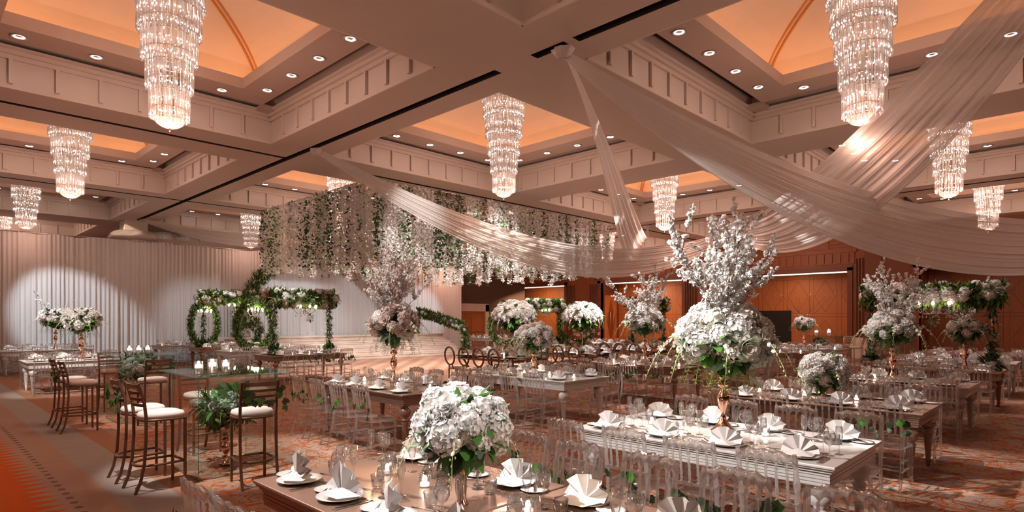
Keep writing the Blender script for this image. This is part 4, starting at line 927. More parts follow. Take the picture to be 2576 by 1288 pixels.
# ------------------------------------------------------------------ tables
def leg_mesh(matn):
    b = MB(); b.lathe([(.004, 0), (.018, 0), (.024, .02), (.018, .05), (.03, .06), (.026, .075), (.046, .36), (.05, .385), (.044, .395), (.058, .40), (.05, .42), (.036, .435), (.07, .47), (.083, .51), (.075, .55), (.045, .58), (.04, .59), (.06, .595), (.06, .61), (.05, .63)], 20)
    return b.mesh('leg', matn)
LEG = {k: leg_mesh(k) for k in ('bronze', 'whitet', 'greyt', 'brownt')}
def table(label, x0, x1, y0, y1, m, legs=True, name='dining_table', round_=False):
    cx, cyy = (x0 + x1) / 2, (y0 + y1) / 2; hx, hy = (x1 - x0) / 2, (y1 - y0) / 2
    t = thing(name, label, 'table', (cx, cyy, 0))
    b = flat(MB()); b.box(-hx, hx, -hy, hy, .748, .77); b.box(-hx + .012, hx - .012, -hy + .012, hy - .012, .733, .748); o = ob('tabletop', b.mesh('tabletop', m), t)
    md = o.modifiers.new('edge', 'BEVEL'); md.width = .006; md.segments = 2
    b = flat(MB()); z = .733
    for k in range(5): e = (.03, .045, .045, .045, .05)[k]; b.box(-hx + e, hx - e, -hy + e, hy - e, z - .0195, z); z -= .0195; b.box(-hx + .053, hx - .053, -hy + .053, hy - .053, z - .005, z); z -= .005
    ob('apron', b.mesh('apron', m), t)
    for sx in (-1, 1):
        for sy in (-1, 1):
            ob('leg', LEG[m], t, (sx * (hx - .14), sy * (hy - .14), 0))
    return t
class T: pass
TB = []
def mk(label, short, x0, x1, y0, y1, m, along='y', sides=(1, 1), n=4, lod=1, chairs=True, off=0.0, back=.5, setn=(1, 1)):
    t = T(); t.label = label; t.short = short; t.b = (x0, x1, y0, y1); t.along = along; t.sides = sides; t.n = n; t.lod = lod; t.m = m; t.chairs = chairs; t.back = back; t.setn = setn
    t.o = table(label, x0, x1, y0, y1, m); TB.append(t); return t
T1 = mk('long bronze-brown table in the foreground with white napkins', 'bronze foreground table', 1.57, 2.86, 2.32, 3.83, 'bronze', n=3, lod=0, sides=(0, 1))
T1b = mk('bronze-brown table cut off by the bottom edge of the picture', 'bottom-edge bronze table', 1.57, 2.86, .6, 2.305, 'bronze', n=3, lod=0, sides=(0, 1))
T5 = mk('white fluted table with turned legs at right foreground', 'white foreground table', 4.48, 5.77, 1.27, 3.54, 'whitet', lod=0)
T6 = mk('bronze table with dark round-knobbed legs, second row at right', 'second-row bronze table', 7.66, 8.93, 1.31, 3.60, 'bronze', lod=1)
T7 = mk('taupe grey table, third row at right', 'third-row taupe table', 11.03, 12.38, 1.31, 3.6, 'greyt', lod=1)
T8 = mk('dark brown table under the right-hand flower arbor', 'arbor table at right', 14.5, 15.8, 1.25, 3.6, 'brownt', lod=2)
T9 = mk('white table in the fifth row at the right edge', 'fifth-row white table', 17.65, 18.98, 1.25, 3.6, 'whitet', lod=2)
T10 = mk('brown table farthest back at the right edge', 'last brown table at right', 20.9, 22.2, 1.2, 3.6, 'brownt', lod=2)
T2 = mk('bronze table left of centre with ivy-hung chairs', 'bronze table left of centre', 4.70, 5.98, 6.62, 8.95, 'bronze', lod=1)
T3 = mk('pale white fluted table in the middle of the hall', 'middle white table', 7.58, 8.86, 6.18, 8.46, 'whitet', lod=1)
T4 = mk('bronze table right of the middle with brightly lit napkins', 'bright-lit bronze table', 11.15, 12.45, 6.12, 8.45, 'bronze', lod=1)
T11 = mk('white-legged table behind the tall blossom tree', 'table behind blossom tree', 15.2, 16.5, 6.15, 8.45, 'whitet', lod=2)
T12 = mk('bronze-kneed table farther behind the blossom tree', 'farther bronze table', 18.65, 19.95, 6.2, 8.5, 'bronze', lod=2)
T13 = mk('white table nearest the panelled wall by the twig vase', 'wall-side white table', 21.8, 23.1, 6.1, 8.5, 'whitet', lod=2)
L1 = mk('white table with turned legs at the far left edge of the carpet', 'left white table', 2.1, 4.4, 17.95, 19.3, 'whitet', 'x', lod=1)
L2 = mk('white table at far left right before the curtain', 'curtain-side white table', 2.25, 4.75, 24.75, 26.0, 'whitet', 'x', lod=2)
L3 = mk('pale table farthest back before the curtain, left of the hoop', 'pale table by the curtain', 6.95, 9.2, 25.5, 26.7, 'greyt', 'x', lod=2, sides=(1, 0))
L4 = mk('brown table under the far left flower arbor', 'far left arbor table', 7.45, 9.9, 22.75, 24.0, 'brownt', 'x', lod=2)
L5 = mk('white table with a green hoop, left of the dance floor', 'white hoop table', 7.25, 9.6, 19.4, 20.7, 'whitet', 'x', lod=2)
L6 = mk('brown table under the flower arbor nearest the stage steps', 'nearest arbor table', 7.2, 9.5, 16.2, 17.55, 'bronze', 'x', lod=2)
F1 = mk('small white table far back beside the wooden door', 'far door-side white table', 22.2, 23.5, 22.9, 25.1, 'whitet', lod=2)
F2 = mk('white table behind the flower domes', 'white table behind domes', 17.6, 18.9, 15.4, 17.9, 'whitet', lod=2)
F3 = mk('white table before the lit wooden alcove', 'alcove-side white table', 20.6, 21.9, 14.2, 16.6, 'whitet', lod=2)
F4 = mk('brown table before the lit wooden alcove', 'alcove-side brown table', 20.6, 21.9, 11.2, 13.6, 'brownt', lod=2)

# ------------------------------------------------------------------ clear banquet chairs
def chair_parts():
    P = {}
    b = MB(); pts = []; n = 28
    for k in range(n):
        a = 2 * PI * k / n; q = 4.5; c_, s_ = math.cos(a), math.sin(a); rr = (abs(c_) ** q + abs(s_) ** q) ** (-1 / q); pts.append((c_ * rr * (.205 + .012 * s_), s_ * rr * .205))
    for z in (.435, .443, .462, .468): 
        f = .975 if z in (.435, .468) else 1
        b.v += [(x * f, y * f, z + (.006 if z > .46 else 0)) for x, y in pts]
    for i in range(3): b.f += [(i * n + k, i * n + (k + 1) % n, (i + 1) * n + (k + 1) % n, (i + 1) * n + k) for k in range(n)]
    b.f += [tuple(range(n - 1, -1, -1)), tuple(3 * n + k for k in range(n))]; b.mi = [0] * len(b.f); P['seat'] = b
    def knob(z0, z1, r, beads):
        pr = [(r, z0)]
        for z in beads: pr += [(r, z - .012), (r * 1.55, z - .004), (r * 1.55, z + .004), (r, z + .012)]
        return pr + [(r, z1)]
    b = MB(); b.lathe([(.004, 0), (.011, 0), (.013, .02)] + knob(.03, .435, .017, (.05, .2, .31, .42)) + [(.004, .436)], 10); P['leg'] = b
    b = MB(); pth = []
    for k in range(15):
        z = .92 * k / 14; y = -.19 - (.10 * (1 - z / .45) ** 1.6 if z < .45 else -.0) - (.07 * ((z - .45) / .47) ** 1.3 if z > .45 else 0); pth.append((0, y, z))
    b.tube(pth, [.012, .014] + [.016] * 3 + [.018] + [.016] * 3 + [.022, .016, .024, .016, .019, .014], 10); P['rear_leg'] = b
    def yb(z): return -.19 - .07 * ((z - .45) / .47) ** 1.3
    # crest rail with a scalloped lower edge, and the bowed lower rail
    def rail(zf0, zf1, th=.011, w=.198):
        b = MB(); n = 48
        for k in range(n + 1):
            x = -w + 2 * w * k / n; z0, z1 = zf0(x / w), zf1(x / w); bow = .028 * (1 - (x / w) ** 2)
            for z, d in ((z0, -th), (z1, -th), (z1, th), (z0, th)): b.v.append((x, yb(z) - bow + d, z))
        b.f += [(4 * k + j, 4 * k + (j + 1) % 4, 4 * k + 4 + (j + 1) % 4, 4 * k + 4 + j) for k in range(n) for j in range(4)] + [(3, 2, 1, 0), (4 * n, 4 * n + 1, 4 * n + 2, 4 * n + 3)]
        b.mi = [0] * len(b.f); return b
    sc = lambda u: abs(math.cos(3 * PI * (u + 1)))
    crest = rail(lambda u: .842 + .03 * (1 - sc(u) ** 2) ** .5, lambda u: .905 + .028 * (1 - abs(u) ** 2.5) + .006 * math.cos(u * 12))
    low = rail(lambda u: .575, lambda u: .592 + .022 * (1 - (1 - sc(u) ** 2) ** .5), .009)
    P['backrest'] = crest; P['lower_rail'] = low
    b = MB(); zs = .60; H = .25
    pr = [(.006, 0), (.009, .02), (.013, .03), (.008, .04), (.012, .055), (.013, .075), (.008, .09), (.013, .10), (.008, .11), (.013, .12), (.008, .13), (.012, .145), (.008, .16), (.008, .20), (.013, .21), (.008, .22), (.008, .25)]
    b.lathe(pr, 8); P['spindle'] = b
    def bar(p, q, beads=True): b = MB(); P_, Q = Vector(p), Vector(q); b.tube([P_.lerp(Q, t) for t in (0, .25, .27, .29, .31, .5, .69, .71, .73, .75, 1)], [.009, .009, .013, .013, .009, .009, .009, .013, .013, .009, .009], 6); return b
    P['sides'] = [bar((s * .178, -.225, z), (s * .178, .178, z)) for s in (-1, 1) for z in (.2, .3)]
    P['fronts'] = [bar((-.178, .178, z), (.178, .178, z)) for z in (.17, .26)] + [bar((-.17, -.24, .22), (.17, -.24, .22))]
    return P
CP = chair_parts()
def Tm(x, y, z, ax=0, a=0): return Matrix.Translation((x, y, z)) @ (Matrix.Rotation(a, 4, 'XYZ'[ax]))
CM = {k: CP[k].mesh(k, 'acrylic') for k in ('lower_rail', 'seat', 'leg', 'rear_leg', 'backrest', 'spindle')}
CM['sides'] = [b.mesh('stretcher', 'acrylic') for b in CP['sides']]; CM['fronts'] = [b.mesh('stretcher', 'acrylic') for b in CP['fronts']]
SPX = [-.132, -.066, 0, .066, .132]
def sp_y(x): return -.19 - .07 * (.27 / .47) ** 1.3 - .028 * (1 - (x / .198) ** 2) + .012
TILT = .11
def full_chair(o):
    ob('seat', CM['seat'], o)
    for s in (-1, 1): ob('leg', CM['leg'], o, (s * .178, .178, 0)); ob('leg', CM['rear_leg'], o, (s * .188, 0, 0))
    bk = ob('backrest', CM['backrest'], o); ob('lower_rail', CM['lower_rail'], bk)
    for x in SPX: ob('spindle', CM['spindle'], bk, (x, sp_y(x) + .012, .598), (TILT, 0, 0))
    for m_ in CM['sides'] + CM['fronts']: ob('stretcher', m_, o)
allm = MB(); allm.merge(CP['seat'])
for s in (-1, 1): allm.merge(CP['leg'], Tm(s * .178, .178, 0)); allm.merge(CP['rear_leg'], Tm(s * .188, 0, 0))
for q in CP['sides'] + CP['fronts'] + [CP['backrest'], CP['lower_rail']]: allm.merge(q)
for x in SPX: allm.merge(CP['spindle'], Tm(x, sp_y(x) + .012, .598, 0, TILT))
LALL = allm.mesh('clear_chair', 'acrylic')
NCH = 0
def chair(x, y, rz, lod, label, group):
    global NCH; NCH += 1
    if lod == 2: return tag(ob('clear_banquet_chair', LALL, None, (x, y, 0), (0, 0, rz)), label, 'chair', group)
    o = thing('clear_banquet_chair', label, 'chair', (x, y, 0), rz, group)
    full_chair(o)
    return o
def ivy_garland(x, y, rz, label, seed, n=16, s=.055, z=.74, mats=('leaf', 'leafd')):
    rnd = random.Random(seed); b = MB(); pts = []
    for k in range(9):
        t = k / 8; pts.append(Vector((-.21 + .42 * t, (-.275 if z < .9 else -.262) - rnd.uniform(0, .02), z - .12 * math.sin(PI * t) + rnd.uniform(-.02, .02))))
    pts += [Vector((.23, -.27, z - .12)), Vector((.22, -.28, z - .25))]
    b.cur = 2; b.tube(pts, .003, 4)
    for k in range(n):
        i = rnd.uniform(0, len(pts) - 1.01); a = int(i); p = pts[a].lerp(pts[a + 1], i - a) + Vector((rnd.uniform(-.02, .02), rnd.uniform(-.03, .0), rnd.uniform(-.05, .03)))
        T_ = Matrix.Translation(p) @ Vector((rnd.uniform(-.5, .5), -1, rnd.uniform(-.2, .6))).to_track_quat('Z', 'Y').to_matrix().to_4x4() @ Matrix.Rotation(rnd.uniform(0, 6.28), 4, 'Z')
        ivy(b, T_, s * rnd.uniform(.6, 1.15), rnd.randrange(2))
    o = ob('ivy_garland', b.mesh('ivy_garland', [mats[0], mats[1], 'twig']), None, (x, y, 0), (0, 0, rz)); tag(o, label, 'ivy garland')
ORD = ['first', 'second', 'third', 'fourth', 'fifth']
def seats(t):
    """(side index, order from the picture's left, x, y on the table edge, inward angle)"""
    x0, x1, y0, y1 = t.b; out = []
    for si in (0, 1):
        n = t.n
        for k in range(n):
            f = (k + .5) / n
            if t.along == 'y':
                y = y1 - (y1 - y0) * f; out.append((si, k, (x0, x1)[si], y, -PI / 2 if si == 0 else PI / 2))
            else:
                x = x0 + (x1 - x0) * f; out.append((si, k, x, (y0, y1)[si], 0 if si == 0 else PI))
    return out
def inward(a): return Vector((-math.sin(a), math.cos(a), 0))
IVY = {('second-row bronze table', 0, 3), ('second-row bronze table', 0, 0), ('bronze table left of centre', 0, 0), ('bronze table left of centre', 0, 1), ('bronze table left of centre', 0, 2), ('bronze table left of centre', 0, 3),
       ('bright-lit bronze table', 0, 0), ('bright-lit bronze table', 0, 1), ('bright-lit bronze table', 0, 2), ('bright-lit bronze table', 0, 3), ('bronze foreground table', 1, 1), ('bronze foreground table', 1, 2), ('bottom-edge bronze table', 1, 0), ('bottom-edge bronze table', 1, 1),
       ('nearest arbor table', 0, 1), ('nearest arbor table', 0, 2), ('nearest arbor table', 0, 3), ('third-row taupe table', 1, 1), ('third-row taupe table', 1, 3), ('white foreground table', 1, 0), ('white foreground table', 1, 2), ('bronze table left of centre', 1, 1), ('bronze table left of centre', 1, 3)}
for t in TB:
    for (si, k, x, y, a) in seats(t):
        if not t.sides[si]: continue
        d = inward(a); c = Vector((x, y, 0)) - d * (.20 + U(-.01, .03)); lod = t.lod
        side = ('near', 'far')[si]; has = (t.short, si, k) in IVY
        lb = 'clear acrylic chair, ' + ORD[k] + ' from left, ' + side + ' side of ' + t.short
        chair(c.x, c.y, a + U(-.05, .05), lod, lb, 'clear chairs at ' + t.short)
        if has: ivy_garland(c.x, c.y, a, 'ivy on the ' + ORD[k] + ' chair from left, ' + side + ' side of ' + t.short, NCH, 18 if t.lod == 0 else 15, .065 if t.lod == 0 else .055)
for k, (x, y) in enumerate(((1.36, 3.42), (1.36, 2.92))):
    chair(x, y, -PI / 2 + .06, 0, 'clear acrylic chair back at the bottom edge, ' + ('left' if k == 0 else 'right') + ' of the two near bronze table corner', 'chairs cut off by the bottom edge')
ivy_garland(1.36, 3.42, -PI / 2, 'ivy on the clear chair at the bottom edge left of the bronze table', 77, 12, .07)

# ------------------------------------------------------------------ table settings
b = MB(); b.lathe([(.003, .002), (.07, .002), (.09, .006), (.135, .018), (.137, .021), (.09, .011), (.003, .006)], 32); DIN = b.mesh('dinner_plate', 'china')
b = MB(); b.lathe([(.003, .002), (.045, .002), (.055, .004), (.083, .012), (.085, .014), (.055, .008), (.003, .005)], 28); BRD = b.mesh('bread_plate', 'china')
def goblet(h, rb, rtop, bowl_h, foot=.035):
    b = MB(); z0 = h - bowl_h
    b.lathe([(.003, .001), (foot, .001), (foot, .003), (.008, .007), (.004, .02), (.0038, z0 - .01), (.01, z0), (rb * .75, z0 + bowl_h * .18), (rb, z0 + bowl_h * .42), (rb * .96, z0 + bowl_h * .7), (rtop, h), (rtop - .0015, h), (rb * .94, z0 + bowl_h * .7), (rb * .96, z0 + bowl_h * .42), (rb * .7, z0 + bowl_h * .2), (.004, z0 + .008)], 18); return b
WG = goblet(.205, .039, .031, .10).mesh('wine_glass', 'glass'); GB = goblet(.18, .044, .036, .105).mesh('water_goblet', 'glass'); FL = goblet(.215, .026, .022, .135, .03).mesh('champagne_flute', 'glass')
b = MB(); b.lathe([(.003, .001), (.030, .001), (.034, .01), (.042, .085), (.0405, .085), (.032, .014), (.003, .012)], 20); TU = b.mesh('tumbler', 'glass')
def cutlery(kind):
    b = flat(MB())
    if kind == 'knife':
        b.box(-.008, .008, -.11, -.01, 0, .006); b.add([(-.009, -.01, .002), (.006, -.01, .002), (.007, .09, .002), (-.004, .115, .002), (-.009, .09, .002), (-.009, -.01, .004), (.006, -.01, .004), (.007, .09, .004), (-.004, .115, .004), (-.009, .09, .004)], [(4, 3, 2, 1, 0), (5, 6, 7, 8, 9)] + [(i, (i + 1) % 5, (i + 1) % 5 + 5, i + 5) for i in range(5)])
    elif kind == 'spoon':
        b = MB(); b.tube([(0, -.1, .004), (0, -.05, .006), (0, .04, .004), (0, .055, .004)], [.007, .004, .003, .004], 6, flat=.5); b.ball((0, .082, .006), .02, 10, 6, .3)
    else:
        b.tube([(0, -.1, .004), (0, -.05, .007), (0, .04, .004)], [.007, .004, .004], 6, flat=.5); b.box(-.012, .012, .035, .055, .002, .005)
        for x in (-.0105, -.0035, .0035, .0105): b.box(x - .0016, x + .0016, .055, .105, .003, .006)
    return b.mesh('table_' + kind, 'steel')
KN, SP, FK = cutlery('knife'), cutlery('spoon'), cutlery('fork')
def napkin(kind, seed):
    rnd = random.Random(seed); b = flat(MB()); n = 10
    if kind == 'fan':          # pleated fan standing on a folded base
        r = .122; A0, A1 = (.05, PI - .05)
        for lay, dy in ((0, 0), (1, .014)):
            vs = [(0, dy, .012)]
            for k in range(n + 1):
                a = A0 + (A1 - A0) * k / n; z = (.013 if k % 2 else -.013) + rnd.uniform(-.002, .002); rr = r * (1 + .05 * math.sin(a * 3 + seed)) * (1 - .05 * lay)
                vs.append((rr * .55 * math.cos(a), dy + z * .8, .012 + rr * .5 * math.sin(a))); vs.append((rr * math.cos(a), dy + z * 1.6 + .012 * lay, .012 + rr * math.sin(a) * .96))
            fs = []
            for k in range(n):
                p = 1 + 2 * k; fs += [(0, p, p + 2), (p, p + 1, p + 3, p + 2)]
            b.add(vs, fs)
        b.add([(-.10, -.02, .014), (.10, -.02, .014), (.085, -.13, .016), (0, -.155, .02), (-.085, -.13, .016), (-.07, .05, .05), (.07, .05, .05), (0, -.05, .05)], [(0, 1, 7), (1, 2, 7), (2, 3, 7), (3, 4, 7), (4, 0, 7), (0, 5, 6, 1)])
    else:                      # taller pleated fold with one peak
        n = 8
        for lay in (0, 1):
            vs = [(0, -.02 + .02 * lay, .014)]
            for k in range(n + 1):
                a = .25 + (PI - .6) * k / n; rr = .112 + (.062 * math.exp(-((a - 1.78) / .42) ** 2)) - .02 * lay; z = (.015 if k % 2 else -.015)
                vs.append((rr * .5 * math.cos(a), -.02 + .03 * lay + z * .7 + .01 * math.sin(a), .014 + rr * .48 * math.sin(a))); vs.append((rr * math.cos(a), .03 * lay + z * 1.3, .014 + rr * math.sin(a)))
            fs = []
            for k in range(n): p = 1 + 2 * k; fs += [(0, p, p + 2), (p, p + 1, p + 3, p + 2)]
            b.add(vs, fs)
        b.add([(-.115, .01, .03), (-.05, -.09, .02), (.05, -.11, .018), (.135, -.03, .022), (.09, .05, .035), (-.05, .06, .03), (.01, -.02, .05)], [(0, 1, 6), (1, 2, 6), (2, 3, 6), (3, 4, 6), (4, 5, 6), (5, 0, 6)])
    md = b.mesh('napkin', 'linen'); return md
NF = [napkin('fan', i) for i in range(3)]; NP = [napkin('point', i) for i in range(2)]
b = MB(); b.lathe([(.003, .0), (.032, 0), (.034, .004), (.040, .072), (.038, .072), (.031, .01), (.003, .008)], 16); VG = b.mesh('votive_holder', 'glass')
b = MB(); b.lathe([(.003, .01), (.029, .01), (.029, .028), (.003, .030)], 12); VW = b.mesh('candle', 'wax')
b = MB(); b.ball((0, 0, .05), .016, 8, 6, 1.5); VF = b.mesh('flame', 'flame')
b = MB(); b.lathe([(.003, 0), (.046, 0), (.048, .004), (.048, .165), (.0455, .165), (.0455, .02), (.003, .02)], 20); CG = b.mesh('glass_cylinder', 'glass')
b = MB(); b.lathe([(.003, .09), (.036, .09), (.036, .13), (.003, .132)], 14); CW = b.mesh('candle', 'wax')
b = MB(); b.ball((0, 0, .147), .016, 8, 6, 1.4); CF = b.mesh('flame', 'flame')
def votive(x, y, z, label, group):
    o = tag(ob('votive_candle', VG, None, (x, y, z)), label, 'candle', group); ob('candle', VW, o); ob('flame', VF, o)
def place(me, nm, t, si, k, lx, ly, cat, desc, rz=0, z=TT, sc=1, tilt=0, a=0, P=None):
    x, y = P; d = inward(a); r = Vector((d.y, -d.x, 0)); q = Vector((x, y, 0)) + d * ly + r * lx
    rt = Euler((tilt, 0, a + rz)); lb = desc + ', ' + ORD[k] + ' seat from left, ' + ('near', 'far')[si] + ' side, ' + t.short
    return tag(ob(nm, me, None, (q.x, q.y, z), rt, sc), lb, cat, desc + 's at ' + t.short)
cnt = {}
for t in TB:
    for (si, k, x, y, a) in seats(t):
        if t in (T1, T1b) and False: continue
        P = (x, y); kw = dict(a=a, P=P); j = U(-.02, .02)
        dp = place(DIN, 'dinner_plate', t, si, k, 0, .19, 'plate', 'white dinner plate', **kw)
        if t is T5 and si == 1 and k == 3: 
            pass
        fan = t.lod > 0 or si == 1 or t is T5
        if t is T2 or t is T3: fan = True
        o = place(random.choice(NF if fan else NP), 'napkin', t, si, k, j, .19 + U(-.02, .02), 'napkin', 'folded white napkin fan' if fan else 'pointed folded white napkin', rz=(0 if si == 0 else PI) + U(-.35, .35), z=TT + .012, sc=U(.95, 1.08) * (1.12 if fan else 1.0), **kw)
        if t.lod <= 1:
            place(BRD, 'bread_plate', t, si, k, -.19, .22, 'plate', 'small bread plate', **kw)
            if t.lod == 0:
                place(KN, 'table_knife', t, si, k, .175, .16, 'knife', 'steel dinner knife', rz=.0, **kw); place(KN, 'butter_knife', t, si, k, -.19, .22, 'knife', 'butter knife on bread plate', rz=.7, z=TT + .013, sc=.75, **kw)
                place(FK, 'table_fork', t, si, k, .20, .30, 'fork', 'steel dessert fork', rz=1.9, **kw); place(SP, 'dessert_spoon', t, si, k, .02, .40, 'spoon', 'steel dessert spoon', rz=-1.3, **kw)
            place(KN, 'dinner_knife', t, si, k, .155, .16, 'knife', 'second steel knife', **kw)
        if t.lod <= 1:
            place(GB, 'water_goblet', t, si, k, .16 + j, .37, 'glass', 'round water goblet', **kw); place(WG, 'wine_glass', t, si, k, .10 + j, .43, 'glass', 'tall wine glass', **kw)
            place(FL, 'champagne_flute', t, si, k, .20 + j, .46, 'glass', 'champagne flute', **kw); place(TU, 'tumbler', t, si, k, -.03 + j, .45, 'glass', 'clear water tumbler', **kw)
        else:
            place(WG, 'wine_glass', t, si, k, .13 + j, .38, 'glass', 'tall wine glass', **kw); place(TU, 'tumbler', t, si, k, -.06 + j, .42, 'glass', 'clear water tumbler', **kw)
    x0, x1, y0, y1 = t.b
    cand = {'bronze foreground table': [(2.24, 3.32), (2.23, 2.91)], 'bottom-edge bronze table': [(2.30, 2.12)], 'white foreground table': [(5.10, 3.07), (5.05, 2.74), (5.27, 2.05), (5.22, 1.75)]}.get(t.short)
    if cand is None:
        cand = []
        for k in range(4):
            f = (k + .5) / 4
            cand.append(((x0 + x1) / 2 + U(-.1, .1), y1 - (y1 - y0) * f + U(-.05, .05)) if t.along == 'y' else (x0 + (x1 - x0) * f + U(-.05, .05), (y0 + y1) / 2 + U(-.1, .1)))
    for k, (x, y) in enumerate(cand): votive(x, y, TT, 'lit votive candle, ' + ORD[k] + ' from left along the middle of ' + t.short, 'votives on ' + t.short)
    if t.lod <= 1: light('candle_light', 'POINT', ((x0 + x1) / 2, (y0 + y1) / 2 + .35, 1.0), 4, (1, .7, .45), .05)

# ------------------------------------------------------------------ dark-glass tables with oval-back chairs
def oval_chair_meshes():
    b = MB(); n = 24
    for k in range(n):
        a0 = 2 * PI * k / n
    b.tube([(.20 * math.sin(2 * PI * k / n), -.24 - .10 * (.78 + .24 * -math.cos(2 * PI * k / n) - .55), .79 + .24 * -math.cos(2 * PI * k / n)) for k in range(n + 1)], .026, 8, False); bk = b.mesh('oval_backrest', 'amber')
    b = MB(); b.lathe([(.003, .42), (.2, .42), (.22, .44), (.22, .47), (.2, .485), (.003, .49)], 20); st = b.mesh('seat', 'cushion')
    b = MB(); b.tube([(0, 0, 0), (0, 0, .43)], [.016, .024], 8); lg = b.mesh('leg', 'amber')
    b = MB(); b.tube([(-.09, -.2, .44), (-.06, -.235, .57)], .02, 6); b.tube([(.09, -.2, .44), (.06, -.235, .57)], .02, 6); sp_ = b.mesh('back_support', 'amber'); return bk, st, lg, sp_
OB, OS, OL, OSP = oval_chair_meshes()
def oval_chair(x, y, rz, label):
    o = thing('oval_back_chair', label, 'chair', (x, y, 0), rz, 'oval-back chairs'); ob('oval_backrest', OB, o); ob('seat', OS, o); ob('back_support', OSP, o)
    for sx in (-1, 1):
        for sy in (-1, 1): ob('leg', OL, o, (sx * .16, sy * .15, 0))
for q, (x0, y0, where) in enumerate(((11.0, 10.6, 'left'), (13.7, 10.15, 'middle'), (16.4, 9.9, 'right'))):
    cx, cyy = x0 + .65, y0 + 1.15
    t = thing('glass_top_table', 'black glass table with amber frame, ' + where + ' of the three oval-back chair tables', 'table', (cx, cyy, 0))
    b = flat(MB()); b.box(-.66, .66, -1.15, 1.15, .755, .77); ob('tabletop', b.mesh('tabletop', 'blackglass'), t)
    b = MB()
    for sx in (-1, 1): b.tube([(sx * .62, -1.1, .70), (sx * .62, 1.1, .70)], .035, 8); 
    for sy in (-1, 1): b.tube([(-.62, sy * 1.1, .70), (.62, sy * 1.1, .70)], .035, 8)
    ob('frame', b.mesh('frame', 'amber'), t)
    for sx in (-1, 1):
        for sy in (-1, 1): b = MB(); b.tube([(sx * .5, sy * .95, 0), (sx * .42, sy * .8, .35), (sx * .55, sy * 1.0, .72)], .03, 8); ob('leg', b.mesh('leg', 'amber'), t)
    tt = T(); tt.short = where + ' black glass table'
    for si in (0, 1):
        for k in range(4):
            y = y0 + 2.3 - 2.3 * (k + .5) / 4; x = x0 if si == 0 else x0 + 1.3; a = -PI / 2 if si == 0 else PI / 2
            oval_chair(x - (.22 if si == 0 else -.22), y, a, 'amber oval-back chair, ' + ORD[k] + ' from left, ' + ('near', 'far')[si] + ' side of ' + tt.short)
            kw = dict(a=a, P=(x, y)); place(DIN, 'dinner_plate', tt, si, k, 0, .2, 'plate', 'white dinner plate', **kw); place(NF[k % 3], 'napkin', tt, si, k, 0, .2, 'napkin', 'folded white napkin fan', rz=0 if si == 0 else PI, z=TT + .012, sc=1.25, **kw)
            place(WG, 'wine_glass', tt, si, k, .15, .4, 'glass', 'tall wine glass', **kw)
    for k, y in enumerate((cyy + .5, cyy - .45)):
        f = thing('low_flower_bowl', 'low white rose bowl with green leaves, ' + ('left' if k == 0 else 'right') + ' one on the ' + tt.short, 'flowers', (cx - .05, y, TT)); b = MB(); b.lathe([(.003, 0), (.06, 0), (.1, .06), (.003, .05)], 12); ob('bowl', b.mesh('bowl', 'glass'), f)
        ob('foliage', K['lb'], f, (0, 0, .07), (0, 0, 0), .17)
        for m_ in range(9): d = fib(9, m_, .1); ob('flower_head', K['rose' if m_ % 2 else 'hydl'], f, d * .13 + Vector((0, 0, .06)), rot_to(d).to_euler(), .07)
    votive(cx + .1, cyy, TT, 'lit votive candle in the middle of ' + tt.short, 'votives on black glass tables')

# ------------------------------------------------------------------ bar corner: glass pedestal tables and tall stools
def glass_table(label, x0, x1, y0, y1, px1, py1, seed):
    t = thing('glass_bar_table', label, 'bar table', (x0, y0, 0)); w, d = x1 - x0, y1 - y0; pw, pd = px1 - x0, py1 - y0
    def pane(nm, xa, xb, ya, yb, za, zb):
        b = flat(MB()); b.box(xa, xb, ya, yb, za, zb); o = ob(nm, b.mesh(nm, ['pane', 'paneedge']), t)
        mi = []
        ext = (xb - xa, yb - ya, zb - za); th = min(range(3), key=lambda i: ext[i])
        for p in o.data.polygons: p.material_index = 0 if max(range(3), key=lambda i: abs(p.normal[i])) == th else 1
    pane('glass_top', -.03, w + .03, -.03, d + .03, 1.138, 1.15); pane('glass_panel', 0, pw, 0, .01, .0, 1.136); pane('glass_panel', 0, .01, .012, pd, .0, 1.136); pane('glass_panel', pw - .01, pw, .012, pd, .0, 1.136)
    for z in (.1, 1.0):
        b = MB(); b.tube([(.012, .012, z), (.07, .07, z)], .012, 8); b.ball((.05, .02, z), .018, 8, 6); ob('clip', b.mesh('clip', 'steel'), t)
glass_table('glass bar table with three pillar candles beside the nearer stools', 2.31, 3.32, 7.07, 8.45, 3.2, 8.0, 1)
glass_table('farther glass bar table behind the nearer one at left', 2.62, 3.62, 11.95, 13.25, 3.5, 12.8, 2)
for k, (x, y) in enumerate(((2.50, 7.22), (2.66, 7.28), (2.82, 7.36))): pass
for q, (tx, ty, tbl) in enumerate(((2.36, 7.22, 'the nearer glass bar table'), (2.86, 12.24, 'the farther glass bar table'))):
    for k in range(3):
        x, y = (tx + .155 * k, ty + .02 * k) if q == 0 else (tx + .15 * k, ty + .03 * k)
        o = tag(ob('pillar_candle', CG, None, (x, y, 1.151), (0, 0, 0), 1.1 if k == 1 and q == 0 else 1), 'lit pillar candle in a glass cylinder, ' + ('left', 'middle', 'right')[k] + ' of three on ' + tbl, 'candle', 'pillar candles on bar tables'); ob('candle', CW, o); ob('flame', CF, o)
light('candle_light', 'POINT', (2.55, 7.25, 1.45), 5, (1, .75, .5), .05)
